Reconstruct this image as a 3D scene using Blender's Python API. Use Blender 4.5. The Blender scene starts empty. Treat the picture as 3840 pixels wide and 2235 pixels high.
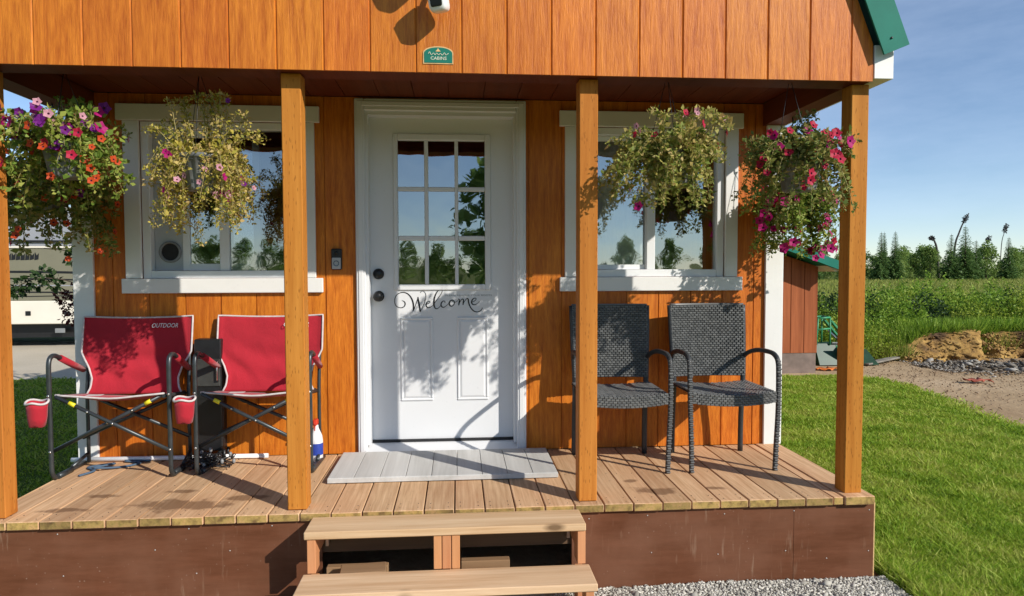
import bpy, bmesh, math, random
import numpy as np
from mathutils import Vector, Matrix, Euler
R = math.radians
random.seed(7)
rng = np.random.default_rng(11)
scene = bpy.context.scene
COL = scene.collection

# ------------------------------------------------------------------ camera
cd = bpy.data.cameras.new('camera')
cam = bpy.data.objects.new('camera', cd); COL.objects.link(cam)
F_PX = 680.9
cd.sensor_width = 36.0
cd.lens = 36.0 * F_PX / 1024.0
cd.clip_start = 0.05; cd.clip_end = 5000
YAW, PIT, ROL = 0.0798, -0.0430, -0.0024
fw = Vector((math.sin(YAW) * math.cos(PIT), math.cos(YAW) * math.cos(PIT), math.sin(PIT)))
r0 = Vector((math.cos(YAW), -math.sin(YAW), 0)); u0 = r0.cross(fw)
rt = r0 * math.cos(ROL) + u0 * math.sin(ROL); up = -r0 * math.sin(ROL) + u0 * math.cos(ROL)
cam.matrix_world = Matrix(((rt.x, up.x, -fw.x, 0.0265), (rt.y, up.y, -fw.y, -3.1097), (rt.z, up.z, -fw.z, 1.1178), (0, 0, 0, 1)))
scene.camera = cam

# ------------------------------------------------------------------ sky and sun
SUN_D = Vector((-1.07, 1.0, -0.885)).normalized()       # direction the light travels
elev = math.asin(-SUN_D.z); azim = math.atan2(-SUN_D.x, -SUN_D.y)
world = bpy.data.worlds.new('World'); scene.world = world; world.use_nodes = True
wn = world.node_tree.nodes; wl = world.node_tree.links
for n in list(wn): wn.remove(n)
out = wn.new('ShaderNodeOutputWorld'); bg = wn.new('ShaderNodeBackground')
sky = wn.new('ShaderNodeTexSky'); sky.sky_type = 'NISHITA'; sky.sun_disc = False
sky.sun_elevation = elev; sky.sun_rotation = azim
sky.air_density = 0.8; sky.dust_density = 0.0; sky.ozone_density = 2.4; sky.altitude = 100
tc = wn.new('ShaderNodeTexCoord')
mp = wn.new('ShaderNodeMapping'); mp.inputs['Scale'].default_value = (1.0, 1.0, 3.6)
mp.inputs['Rotation'].default_value = (0.06, 0.10, 0.3)
n1 = wn.new('ShaderNodeTexNoise'); n1.inputs['Scale'].default_value = 2.3; n1.inputs['Detail'].default_value = 7; n1.inputs['Roughness'].default_value = 0.62
rp = wn.new('ShaderNodeValToRGB'); rp.color_ramp.elements[0].position = 0.38; rp.color_ramp.elements[1].position = 0.90
rp.color_ramp.elements[1].color = (0.42, 0.42, 0.42, 1)
mx = wn.new('ShaderNodeMixRGB'); mx.inputs[2].default_value = (5.8, 6.9, 8.8, 1)
wl.new(tc.outputs['Generated'], mp.inputs['Vector']); wl.new(mp.outputs[0], n1.inputs['Vector'])
wl.new(n1.outputs[0], rp.inputs[0]); wl.new(rp.outputs[0], mx.inputs[0])
wl.new(sky.outputs[0], mx.inputs[1]); wl.new(mx.outputs[0], bg.inputs[0])
bg.inputs[1].default_value = 0.112
wl.new(bg.outputs[0], out.inputs[0])
sd = bpy.data.lights.new('sun', 'SUN'); sd.energy = 4.3; sd.angle = R(0.53); sd.color = (1.0, 0.94, 0.85)
sun = bpy.data.objects.new('sun', sd); COL.objects.link(sun)
sun.rotation_euler = SUN_D.to_track_quat('-Z', 'Y').to_euler(); sun.location = (12, -12, 12)
vs = scene.view_settings
vs.view_transform = 'Standard'; vs.look = 'None'; vs.gamma = 1.0; vs.use_curve_mapping = False
vs.exposure = 0.30
scene.render.engine = 'CYCLES'
scene.cycles.max_bounces = 8; scene.cycles.transparent_max_bounces = 16
scene.cycles.use_denoising = True
scene.cycles.sample_clamp_indirect = 6

# ------------------------------------------------------------------ materials
MATS = {}
class NT:
    def __init__(s, name):
        m = bpy.data.materials.new(name); m.use_nodes = True
        s.m = m; s.t = m.node_tree; s.n = s.t.nodes; s.l = s.t.links
        s.b = s.n['Principled BSDF']; s.o = s.n['Material Output']
        MATS[name] = m
    def add(s, typ, **kw):
        n = s.n.new('ShaderNode' + typ)
        for k, v in kw.items():
            if k in n.inputs and not hasattr(n, k): n.inputs[k].default_value = v
            else: setattr(n, k, v)
        return n
    def link(s, a, b): s.l.new(a, b)
    def coord(s, kind='Object', scale=(1, 1, 1), rot=(0, 0, 0), rnd=0.0):
        c = s.add('TexCoord'); m = s.add('Mapping')
        m.inputs['Scale'].default_value = scale; m.inputs['Rotation'].default_value = rot
        s.link(c.outputs[kind], m.inputs['Vector'])
        if rnd:
            oi = s.add('ObjectInfo'); mu = s.add('Math', operation='MULTIPLY'); mu.inputs[1].default_value = rnd
            s.link(oi.outputs['Random'], mu.inputs[0])
            cb = s.add('CombineXYZ')
            for i in range(3): s.link(mu.outputs[0], cb.inputs[i])
            s.link(cb.outputs[0], m.inputs['Location'])
        return m.outputs[0]
    def noise(s, vec, scale, detail=4, rough=0.55, dist=0.0):
        n = s.add('TexNoise'); n.inputs['Scale'].default_value = scale; n.inputs['Detail'].default_value = detail
        n.inputs['Roughness'].default_value = rough; n.inputs['Distortion'].default_value = dist
        s.link(vec, n.inputs['Vector']); return n.outputs[0]
    def ramp(s, fac, stops):
        r = s.add('ValToRGB'); e = r.color_ramp.elements
        while len(e) < len(stops): e.new(0.5)
        for i, (p, c) in enumerate(stops):
            e[i].position = p; e[i].color = (c[0], c[1], c[2], 1) if not isinstance(c, (int, float)) else (c, c, c, 1)
        s.link(fac, r.inputs[0]); return r.outputs[0]
    def mix(s, fac, a, b, mode='MIX'):
        m = s.add('MixRGB', blend_type=mode)
        for i, v in ((0, fac), (1, a), (2, b)):
            if isinstance(v, (int, float)): m.inputs[i].default_value = v if i == 0 else (v, v, v, 1)
            elif isinstance(v, tuple): m.inputs[i].default_value = (v[0], v[1], v[2], 1)
            else: s.link(v, m.inputs[i])
        return m.outputs[0]
    def math(s, op, a, b=0.0):
        m = s.add('Math', operation=op)
        for i, v in ((0, a), (1, b)):
            if isinstance(v, (int, float)): m.inputs[i].default_value = v
            else: s.link(v, m.inputs[i])
        return m.outputs[0]
    def obj_random(s): return s.add('ObjectInfo').outputs['Random']
    def island(s): return s.add('NewGeometry').outputs['Random Per Island']
    def bump(s, h, strength=0.3, dist=0.01):
        b = s.add('Bump'); b.inputs['Strength'].default_value = strength; b.inputs['Distance'].default_value = dist
        s.link(h, b.inputs['Height']); s.link(b.outputs[0], s.b.inputs['Normal'])
    def col(s, c):
        if isinstance(c, tuple): s.b.inputs['Base Color'].default_value = (c[0], c[1], c[2], 1)
        else: s.link(c, s.b.inputs['Base Color'])
    def set(s, **kw):
        for k, v in kw.items(): s.b.inputs[k.replace('_', ' ')].default_value = v

def plain(name, c, rough=0.5, metal=0.0, var=0.12, scale=12.0, spec=0.5, bump=0.0):
    t = NT(name)
    v = t.coord('Object'); n = t.noise(v, scale, 5)
    lo = tuple(x * (1 - var) for x in c); hi = tuple(min(1, x * (1 + var)) for x in c)
    t.col(t.ramp(n, [(0.3, lo), (0.7, hi)]))
    t.set(Roughness=rough, Metallic=metal); t.b.inputs['Specular IOR Level'].default_value = spec
    if bump: t.bump(t.noise(v, scale * 6, 4), bump, 0.003)
    return t.m

def wood(name, c_lo, c_hi, axis='z', rough=0.6, grain=60.0, blotch=1.6, vary=0.18, bump=0.25, dash=False, streak=True, rndloc=0.0, knots=0.0, spec=.14, ax=.035):
    t = NT(name)
    k = {'x': (ax, 1, 1), 'y': (1, ax, 1), 'z': (1, 1, ax)}[axis]
    v = t.coord('Object', k, rnd=rndloc); v2 = t.coord('Object', {'x': (.25, 1, 1), 'y': (1, .25, 1), 'z': (1, 1, .25)}[axis], rnd=rndloc)
    warp = t.noise(v2, 3.0, 2)
    wv = t.add('VectorMath', operation='ADD')
    sc = t.add('VectorMath', operation='SCALE'); sc.inputs['Scale'].default_value = 0.05
    wn_ = t.add('TexNoise'); wn_.inputs['Scale'].default_value = 4.0; t.link(v2, wn_.inputs['Vector'])
    t.link(wn_.outputs['Color'], sc.inputs[0]); t.link(v, wv.inputs[0]); t.link(sc.outputs[0], wv.inputs[1])
    g = t.noise(wv.outputs[0], grain, 6, 0.65)
    g2 = t.noise(wv.outputs[0], grain * 0.28, 3, 0.5)
    gg = t.mix(0.5, g, g2)
    c = t.ramp(gg, [(0.33, c_lo), (0.66, c_hi)])
    bl = t.noise(v2, blotch, 3)
    c = t.mix(t.ramp(bl, [(0.35, 0.0), (0.7, 0.35)]), c, tuple(x * 0.72 for x in c_lo))
    rn = t.obj_random()
    hs = t.add('HueSaturation'); t.link(c, hs.inputs['Color'])
    t.link(t.math('ADD', t.math('MULTIPLY', rn, vary), 1 - vary / 2), hs.inputs['Value'])
    t.link(t.math('ADD', t.math('MULTIPLY', t.math('FRACT', t.math('MULTIPLY', rn, 7.31)), 0.008), 0.496), hs.inputs['Hue'])
    c = hs.outputs[0]
    h = gg
    if dash:
        vd = t.coord('Object', {'z': (1, 1, .22), 'y': (1, .22, 1), 'x': (.22, 1, 1)}[axis])
        vo = t.add('TexVoronoi'); vo.inputs['Scale'].default_value = 95; t.link(vd, vo.inputs['Vector'])
        d = t.ramp(vo.outputs['Distance'], [(0.10, 1.0), (0.26, 0.0)])
        c = t.mix(t.math('MULTIPLY', d, 0.55), c, tuple(x * 0.35 for x in c_lo))
        h = t.mix(d, gg, 0.0)
    if knots:
        vk = t.add('TexVoronoi'); vk.inputs['Scale'].default_value = 3.2; t.link(t.coord('Object', {'z': (1, 1, .4), 'y': (1, .4, 1), 'x': (.4, 1, 1)}[axis], rnd=rndloc), vk.inputs['Vector'])
        kd = t.ramp(vk.outputs['Distance'], [(0.03, 1.0), (0.075, 0.0)])
        c = t.mix(t.math('MULTIPLY', kd, knots), c, tuple(x * 0.30 for x in c_lo))
    t.col(c); t.set(Roughness=rough); t.b.inputs['Specular IOR Level'].default_value = spec
    t.bump(h, bump, 0.004)
    return t.m

M_SIDING = wood('cedar_stain_siding', (0.38, 0.082, 0.005), (0.74, 0.238, 0.022), 'z', 0.46, 150, 1.6, 0.10, 1.0, spec=.30, ax=.10)
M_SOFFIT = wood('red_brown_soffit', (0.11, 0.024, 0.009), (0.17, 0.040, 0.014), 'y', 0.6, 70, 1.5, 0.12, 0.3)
M_POST = wood('treated_post', (0.38, 0.122, 0.016), (0.60, 0.242, 0.044), 'z', 0.65, 55, 2.0, 0.12, 0.3, dash=True)
M_STEP = wood('new_step_wood', (0.50, 0.295, 0.150), (0.77, 0.555, 0.355), 'x', 0.7, 55, 3.0, 0.14, 0.35, knots=0.9, rndloc=9)
M_STEPLEG = wood('step_leg_wood', (0.48, 0.20, 0.085), (0.62, 0.31, 0.15), 'z', 0.7, 40, 2.2, 0.18, 0.2, rndloc=9)
M_SHED = wood('weathered_red_siding', (0.22, 0.066, 0.024), (0.45, 0.150, 0.055), 'z', 0.7, 40, 1.4, 0.12, 0.3)
M_DARKWOOD = wood('dark_joist', (0.10, 0.06, 0.035), (0.16, 0.10, 0.06), 'x', 0.8, 40, 2.0, 0.1, 0.2)
M_SCRAP = wood('scrap_lumber', (0.22, 0.13, 0.07), (0.34, 0.22, 0.12), 'x', 0.8, 40, 2.0, 0.25, 0.2, rndloc=9)

def deck_mat():
    t = NT('deck_tan')
    v = t.coord('Object', (1, .04, 1)); v2 = t.coord('Object', (1, .3, 1))
    g = t.noise(v, 70, 5, .6); b = t.noise(v2, 2.5, 4)
    c = t.ramp(g, [(.3, (0.43, 0.255, 0.130)), (.7, (0.69, 0.465, 0.275))])
    # boards by the wall and the right end are browner where less foot traffic bleached them
    c = t.mix(t.ramp(b, [(.4, 0.0), (.72, .55)]), c, (0.43, 0.205, 0.105))
    rn = t.obj_random(); hs = t.add('HueSaturation'); t.link(c, hs.inputs['Color'])
    t.link(t.math('ADD', t.math('MULTIPLY', rn, .30), .84), hs.inputs['Value']); c = hs.outputs[0]
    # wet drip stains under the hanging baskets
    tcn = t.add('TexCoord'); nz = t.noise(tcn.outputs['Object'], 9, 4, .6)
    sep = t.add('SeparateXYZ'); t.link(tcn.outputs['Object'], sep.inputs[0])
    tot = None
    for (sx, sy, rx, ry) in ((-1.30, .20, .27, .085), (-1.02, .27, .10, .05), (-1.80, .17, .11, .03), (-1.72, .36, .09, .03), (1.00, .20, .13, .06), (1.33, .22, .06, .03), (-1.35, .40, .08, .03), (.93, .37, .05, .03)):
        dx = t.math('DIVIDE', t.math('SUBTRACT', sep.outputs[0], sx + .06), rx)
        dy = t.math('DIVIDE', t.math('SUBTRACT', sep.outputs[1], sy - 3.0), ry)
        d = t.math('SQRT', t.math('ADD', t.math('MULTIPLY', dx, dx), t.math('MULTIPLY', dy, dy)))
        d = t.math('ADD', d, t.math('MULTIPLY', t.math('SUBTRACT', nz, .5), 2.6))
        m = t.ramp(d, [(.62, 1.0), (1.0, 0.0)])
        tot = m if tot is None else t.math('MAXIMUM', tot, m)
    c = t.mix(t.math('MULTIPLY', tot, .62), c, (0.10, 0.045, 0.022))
    # greyish grit
    gr = t.noise(t.coord('Object'), 38, 3)
    c = t.mix(t.ramp(gr, [(.62, 0.0), (.75, .25)]), c, (0.20, 0.12, 0.075))
    t.col(c); t.set(Roughness=.8); t.b.inputs['Specular IOR Level'].default_value = .1
    t.bump(g, .25, .004)
    return t.m
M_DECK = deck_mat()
def deck_end():
    t = NT('mossy_board_end'); v = t.coord('Object')
    n = t.noise(v, 22, 5); n2 = t.noise(v, 90, 3)
    c = t.ramp(n, [(.32, (0.16, 0.09, 0.03)), (.5, (0.36, 0.24, 0.07)), (.68, (0.44, 0.26, 0.10))])
    c = t.mix(t.ramp(n2, [(.5, 0.0), (.7, .45)]), c, (0.15, 0.13, 0.03))
    rn = t.obj_random(); hs = t.add('HueSaturation'); t.link(c, hs.inputs['Color'])
    t.link(t.math('ADD', t.math('MULTIPLY', rn, .6), .65), hs.inputs['Value'])
    t.col(hs.outputs[0]); t.set(Roughness=.9); t.bump(n2, .4, .004); return t.m
M_DECKEND = deck_end()
def skirt_mat():
    t = NT('brown_painted_plywood'); v = t.coord('Object', (.15, 1, 1)); vv = t.coord('Object')
    g = t.noise(v, 30, 5, .6); n = t.noise(vv, 3, 4)
    c = t.ramp(g, [(.3, (0.105, 0.038, 0.017)), (.7, (0.148, 0.056, 0.028))])
    c = t.mix(t.ramp(n, [(.42, 0.0), (.70, .7)]), c, (0.185, 0.085, 0.050))
    sp = t.add('TexVoronoi'); sp.inputs['Scale'].default_value = 34; t.link(vv, sp.inputs['Vector'])
    msk = t.ramp(t.noise(vv, 5, 4), [(.44, 0.0), (.62, 1.0)])
    c = t.mix(t.math('MULTIPLY', t.ramp(sp.outputs['Distance'], [(.08, .5), (.14, 0.0)]), msk), c, (0.30, 0.21, 0.16))
    sc = t.noise(t.coord('Object', (1, 1, .12)), 55, 3)
    m2 = t.ramp(t.noise(vv, 2.3, 3), [(.52, 0.0), (.66, 1.0)])
    c = t.mix(t.math('MULTIPLY', t.ramp(sc, [(.58, 0.0), (.70, .32)]), m2), c, (0.36, 0.25, 0.17))
    t.col(c); t.set(Roughness=.7); t.b.inputs['Specular IOR Level'].default_value = .12; t.bump(g, .2, .004); return t.m
M_SKIRT = skirt_mat()
M_PLYEDGE = plain('raw_plywood_edge', (0.62, 0.40, 0.18), .8, var=.25, scale=40)

def white_paint(name, c, rough=.45, grain=False, dirt=.25):
    t = NT(name); v = t.coord('Object')
    n = t.noise(v, 4, 5); c2 = t.mix(t.ramp(n, [(.45, 0.0), (.8, dirt)]), c, tuple(x * .82 for x in c))
    f = t.noise(v, 60, 3)
    c2 = t.mix(t.ramp(f, [(.66, 0.0), (.74, .18)]), c2, tuple(x * .55 for x in c))
    t.col(c2); t.set(Roughness=rough)
    if grain: t.bump(t.noise(t.coord('Object', (1, 1, .08)), 80, 4), .12, .003)
    else: t.bump(t.noise(v, 90, 3), .04, .002)
    return t.m
M_WHITE = white_paint('white_trim_paint', (0.76, 0.75, 0.72), .55, True, .45)
M_DOORW = white_paint('white_door_paint', (0.70, 0.71, 0.72), .40, False, .12)
M_VINYL = white_paint('white_vinyl', (0.76, 0.77, 0.77), .32, False, .10)
M_MATW = wood('whitewashed_planks', (0.44, 0.435, 0.41), (0.62, 0.615, 0.59), 'y', .7, 40, 3, .10, .2)
M_GREEN = plain('green_metal_roofing', (0.016, 0.165, 0.120), .6, 0.0, .12, 5, .15)
M_DKGREEN = plain('dark_green_paint', (0.004, 0.048, 0.024), .45, 0, .3, 14, .5)
M_LTGREEN = plain('green_paint', (0.03, 0.25, 0.11), .45, 0, .3, 14, .5)
M_BLACK = plain('black_metal', (0.012, 0.012, 0.013), .4, 0, .3, 20)
M_BLACKRUB = plain('black_rubber', (0.015, 0.015, 0.016), .7, 0, .2, 20)
M_FRAME = plain('gunmetal_tube', (0.060, 0.068, 0.072), .38, .55, .2, 18)
M_NAIL = plain('dull_nail', (0.42, 0.40, 0.37), .6, 0, .1, 20)
M_STEEL = plain('rivet_steel', (0.6, 0.6, 0.6), .3, 1, .1, 20)
M_PIPING = plain('grey_piping', (0.55, 0.50, 0.49), .8, 0, .15, 30)
M_YELLOW = plain('yellow_label', (0.72, 0.62, 0.02), .5)
M_GREY = plain('grey_plastic', (0.22, 0.23, 0.235), .5)
M_DKGREY = plain('dull_dark_grey', (0.035, 0.036, 0.032), .6, 0, .4, 12)
M_LTGREY = plain('light_grey_panel', (0.44, 0.46, 0.48), .5, 0, .05)
M_BLUE = plain('blue_webbing', (0.065, 0.11, 0.17), .8)
M_DKBLUE = plain('blue_label_print', (0.02, 0.05, 0.32), .5)
M_BOTTLE = plain('white_bottle_plastic', (0.78, 0.78, 0.78), .3)
M_ORANGE = plain('orange_plastic', (0.62, 0.16, 0.02), .55, 0, .3, 20)
M_REDPL = plain('red_plastic', (0.55, 0.04, 0.02), .4)
M_CREAM = plain('cream_lettering', (0.72, 0.70, 0.55), .6)
M_INK = plain('black_vinyl_lettering', (0.006, 0.006, 0.006), .4, 0, .1)
M_CURTAIN = plain('pale_curtain', (0.62, 0.63, 0.62), .9, 0, .05)
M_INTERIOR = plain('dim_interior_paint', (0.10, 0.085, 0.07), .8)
M_CONC = plain('shed_skirt_grey', (0.20, 0.15, 0.125), .85, 0, .3, 6)
M_ROCK = plain('grey_rock', (0.215, 0.195, 0.165), .95, 0, .35, 9, .3, .5)
M_BARK = plain('bark', (0.10, 0.075, 0.055), .9, 0, .35, 14, .2, .6)
M_SNAG = plain('dead_bark', (0.055, 0.048, 0.042), .9, 0, .3, 5)
M_RVTAUPE = plain('taupe_gelcoat', (0.20, 0.19, 0.130), .4, 0, .06, 2)
M_RVGREY = plain('grey_gelcoat', (0.31, 0.32, 0.345), .4, 0, .06, 2)
M_RVWHITE = plain('cream_gelcoat', (0.78, 0.73, 0.62), .4, 0, .05, 2)
def fabric(name, c):
    t = NT(name); v = t.coord('Object')
    n = t.noise(v, 5, 4); w = t.noise(v, 330, 2)
    cc = t.ramp(n, [(.3, tuple(x * .86 for x in c)), (.7, tuple(min(1, x * 1.12) for x in c))])
    t.col(cc); t.set(Roughness=.82); t.b.inputs['Specular IOR Level'].default_value = .25
    t.b.inputs['Sheen Weight'].default_value = .15
    h = t.mix(.25, t.noise(t.coord('Object', (1, 1, 1), (0.3, 0.5, 0.6)), 9, 5, .6, 1.2), w)
    t.bump(h, .5, .012); return t.m
M_RED = fabric('red_canvas', (0.40, 0.016, 0.030))
def wicker():
    t = NT('charcoal_resin_wicker'); n = t.noise(t.coord('Object'), 40, 3); r = t.island()
    c = t.ramp(r, [(0, (0.085, 0.088, 0.088)), (1, (0.15, 0.153, 0.150))])
    t.col(t.mix(t.ramp(n, [(.5, 0.0), (.8, .4)]), c, (0.20, 0.20, 0.20))); t.set(Roughness=.33); return t.m
M_WICKER = wicker()
M_WICKDK = plain('charcoal_resin', (0.030, 0.033, 0.036), .45, 0, .2, 25)
def pot_mat():
    t = NT('ribbed_grey_pot'); n = t.noise(t.coord('Object'), 14, 4)
    t.col(t.ramp(n, [(.35, (0.10, 0.104, 0.102)), (.7, (0.24, 0.245, 0.235))])); t.set(Roughness=.5); return t.m
M_POT = pot_mat()

def leafmat(name, cols, trans=.35, rough=.55, nsc=3.5, nw=.7):
    t = NT(name); r = t.island()
    n = t.noise(t.coord('Object'), nsc, 3)
    f = t.math('ADD', t.math('MULTIPLY', r, .75), t.math('MULTIPLY', t.math('SUBTRACT', n, .35), nw))
    st = [(i / (len(cols) - 1), c) for i, c in enumerate(cols)]
    c = t.ramp(f, st)
    t.col(c); t.set(Roughness=rough); t.b.inputs['Specular IOR Level'].default_value = .25
    tr = t.add('BsdfTranslucent'); t.link(c, tr.inputs['Color'])
    ms = t.add('MixShader'); ms.inputs[0].default_value = trans
    t.link(t.b.outputs[0], ms.inputs[1]); t.link(tr.outputs[0], ms.inputs[2]); t.link(ms.outputs[0], t.o.inputs['Surface'])
    return t.m
M_LEAF_GRN = leafmat('basket_green_leaf', [(0.055, 0.115, 0.016), (0.16, 0.25, 0.035), (0.34, 0.39, 0.07), (0.48, 0.43, 0.12)])
M_LEAF_YEL = leafmat('basket_yellowing_leaf', [(0.13, 0.17, 0.020), (0.32, 0.30, 0.042), (0.52, 0.43, 0.075), (0.58, 0.43, 0.16), (0.40, 0.24, 0.08)])
M_LEAF_MIX = leafmat('basket_fading_leaf', [(0.08, 0.14, 0.022), (0.26, 0.30, 0.055), (0.50, 0.44, 0.13), (0.54, 0.35, 0.15)])
M_LEAF_OLIVE = leafmat('basket_olive_leaf', [(0.055, 0.105, 0.018), (0.15, 0.21, 0.040), (0.32, 0.30, 0.08), (0.45, 0.29, 0.12)])
M_STEM = plain('plant_stem', (0.30, 0.25, 0.09), .7)
M_MAG = leafmat('magenta_petal', [(0.36, 0.006, 0.10), (0.50, 0.015, 0.20)], .3)
M_PURP = leafmat('purple_petal', [(0.13, 0.010, 0.17), (0.24, 0.025, 0.26)], .3)
M_ORFL = leafmat('orange_red_petal', [(0.50, 0.040, 0.010), (0.64, 0.10, 0.02)], .3)
M_REDFL = leafmat('red_petal', [(0.44, 0.010, 0.025), (0.54, 0.022, 0.085)], .3)
M_PINKFL = leafmat('pale_pink_petal', [(0.55, 0.22, 0.30), (0.68, 0.38, 0.42)], .3)
M_THROAT = plain('dark_flower_throat', (0.10, 0.012, 0.04), .7)
M_MAROON = leafmat('maroon_blossom', [(0.06, 0.010, 0.010), (0.17, 0.028, 0.025)], .2)
M_GRASS = leafmat('lawn_grass', [(0.095, 0.19, 0.012), (0.21, 0.36, 0.022), (0.34, 0.46, 0.042), (0.47, 0.50, 0.11)], .35, nsc=2.6, nw=1.7)
M_BRUSH = leafmat('brush_leaf', [(0.10, 0.20, 0.018), (0.20, 0.33, 0.030), (0.34, 0.45, 0.07)], .35)
M_BRUSHYL = leafmat('yellow_green_brush_leaf', [(0.15, 0.23, 0.018), (0.29, 0.38, 0.038), (0.42, 0.48, 0.09)], .4)
M_CLOD = plain('soil_clod', (0.20, 0.14, 0.095), .95, 0, .4, 8, .2)
M_BRUSHDK = leafmat('dark_shrub_leaf', [(0.018, 0.042, 0.012), (0.045, 0.085, 0.022)], .25)
M_DRYGR = leafmat('dry_meadow_grass', [(0.15, 0.22, 0.032), (0.28, 0.32, 0.06), (0.42, 0.37, 0.12)], .3)
M_SPRUCE = leafmat('spruce_needle', [(0.045, 0.100, 0.028), (0.095, 0.175, 0.045), (0.18, 0.27, 0.07)], .25)
M_BIRCH = leafmat('deciduous_leaf', [(0.11, 0.20, 0.045), (0.22, 0.33, 0.075), (0.35, 0.45, 0.13)], .4)
M_BIRCHY = leafmat('pale_deciduous_leaf', [(0.16, 0.24, 0.06), (0.30, 0.40, 0.10), (0.44, 0.52, 0.20)], .4)

def glassmat():
    t = NT('window_glass')
    for n in (t.b,): t.n.remove(n)
    g = t.add('BsdfGlossy'); g.inputs['Roughness'].default_value = 0.015; g.inputs['Color'].default_value = (.90, .94, .95, 1)
    tr = t.add('BsdfTransparent'); tr.inputs['Color'].default_value = (.72, .75, .74, 1)
    bmp = t.add('Bump'); bmp.inputs['Strength'].default_value = .18; bmp.inputs['Distance'].default_value = .01; t.link(t.noise(t.coord('Object'), 3.2, 2), bmp.inputs['Height']); t.link(bmp.outputs[0], g.inputs['Normal'])
    fr = t.add('Fresnel'); fr.inputs['IOR'].default_value = 1.52
    fac = t.math('ADD', t.math('MULTIPLY', fr.outputs[0], 1.6), .27)
    ms = t.add('MixShader'); t.link(fac, ms.inputs[0]); t.link(tr.outputs[0], ms.inputs[1]); t.link(g.outputs[0], ms.inputs[2])
    t.link(ms.outputs[0], t.o.inputs['Surface']); return t.m
M_GLASS = glassmat()

def groundmat():
    t = NT('ground_soil'); v = t.coord('Object')
    n = t.noise(v, .9, 6, .6); n2 = t.noise(v, 14, 5, .65)
    c = t.ramp(n, [(.3, (0.30, 0.205, 0.115)), (.55, (0.43, 0.315, 0.19)), (.75, (0.54, 0.415, 0.27))])
    c = t.mix(t.ramp(n2, [(.45, 0.0), (.75, .5)]), c, (0.23, 0.155, 0.10))
    # beyond the yard the soil is covered by rough meadow
    sp = t.add('SeparateXYZ'); tcn = t.add('TexCoord'); t.link(tcn.outputs['Object'], sp.inputs[0])
    far = t.ramp(t.math('DIVIDE', sp.outputs[1], 40.0), [(.215, 0.0), (.235, 1.0)])
    mead = t.ramp(t.noise(v, .35, 5), [(.3, (0.085, 0.12, 0.022)), (.55, (0.15, 0.175, 0.036)), (.75, (0.22, 0.20, 0.06))])
    c = t.mix(far, c, mead)
    beh = t.ramp(t.math('DIVIDE', sp.outputs[1], -20.0), [(.06, 0.0), (.10, 1.0)])
    c = t.mix(beh, c, mead)
    t.col(c); t.set(Roughness=.95); t.b.inputs['Specular IOR Level'].default_value = .1
    t.bump(n2, .6, .03); return t.m
M_GROUND = groundmat()
def lawnmat():
    t = NT('lawn_base'); v = t.coord('Object')
    n = t.noise(v, 1.2, 5); n2 = t.noise(v, 60, 4)
    c = t.ramp(n, [(.3, (0.075, 0.12, 0.014)), (.6, (0.12, 0.18, 0.022)), (.8, (0.22, 0.24, 0.05))])
    c = t.mix(t.ramp(n2, [(.4, 0.0), (.7, .5)]), c, (0.04, 0.06, 0.010))
    t.col(c); t.set(Roughness=.95); t.b.inputs['Specular IOR Level'].default_value = .1; t.bump(n2, .5, .01); return t.m
M_LAWN = lawnmat()
def drivemat():
    t = NT('tan_gravel_drive'); v = t.coord('Object')
    n = t.noise(v, .8, 5); n2 = t.noise(v, 45, 4, .7)
    c = t.ramp(n, [(.3, (0.46, 0.40, 0.30)), (.7, (0.58, 0.51, 0.40))])
    c = t.mix(t.ramp(n2, [(.45, 0.0), (.7, .5)]), c, (0.24, 0.21, 0.17))
    t.col(c); t.set(Roughness=.95); t.bump(n2, .5, .01); return t.m
M_DRIVE = drivemat()
def bankmat():
    t = NT('yellow_clay_bank'); v = t.coord('Object')
    n = t.noise(v, 2.4, 6, .65); n2 = t.noise(v, 16, 5, .65)
    c = t.ramp(n, [(.36, (0.085, 0.045, 0.018)), (.50, (0.31, 0.175, 0.045)), (.66, (0.50, 0.32, 0.095))])
    c = t.mix(t.ramp(n2, [(.5, 0.0), (.72, .6)]), c, (0.12, 0.075, 0.04))
    t.col(c); t.set(Roughness=.95); t.bump(n2, .8, .04); return t.m
M_BANK = bankmat()
def gravelmat():
    t = NT('crushed_gravel'); r = t.island()
    t.col(t.ramp(r, [(0, (0.26, 0.245, 0.21)), (.4, (0.42, 0.40, 0.345)), (.75, (0.54, 0.515, 0.445)), (1, (0.70, 0.67, 0.60))])); t.set(Roughness=.9); return t.m
M_GRAVEL = gravelmat()
def chips(name, cols):
    t = NT(name); r = t.island(); n = t.noise(t.coord('Object'), 30, 4)
    c = t.ramp(r, [(i / (len(cols) - 1), c_) for i, c_ in enumerate(cols)])
    t.col(t.mix(t.ramp(n, [(.45, 0.0), (.75, .5)]), c, tuple(x * .5 for x in cols[0]))); t.set(Roughness=.95); t.b.inputs['Specular IOR Level'].default_value = .1; t.bump(n, .5, .01); return t.m
M_EARTH = chips('ochre_earth', [(0.07, 0.04, 0.02), (0.20, 0.115, 0.045), (0.34, 0.21, 0.08), (0.42, 0.28, 0.12)])
M_RUBBLE = chips('mixed_rubble', [(0.08, 0.065, 0.05), (0.17, 0.145, 0.115), (0.28, 0.26, 0.225), (0.44, 0.42, 0.38)])
M_CLOD2 = chips('soil_crumbs', [(0.15, 0.10, 0.065), (0.27, 0.19, 0.125), (0.40, 0.31, 0.22)])

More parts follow.
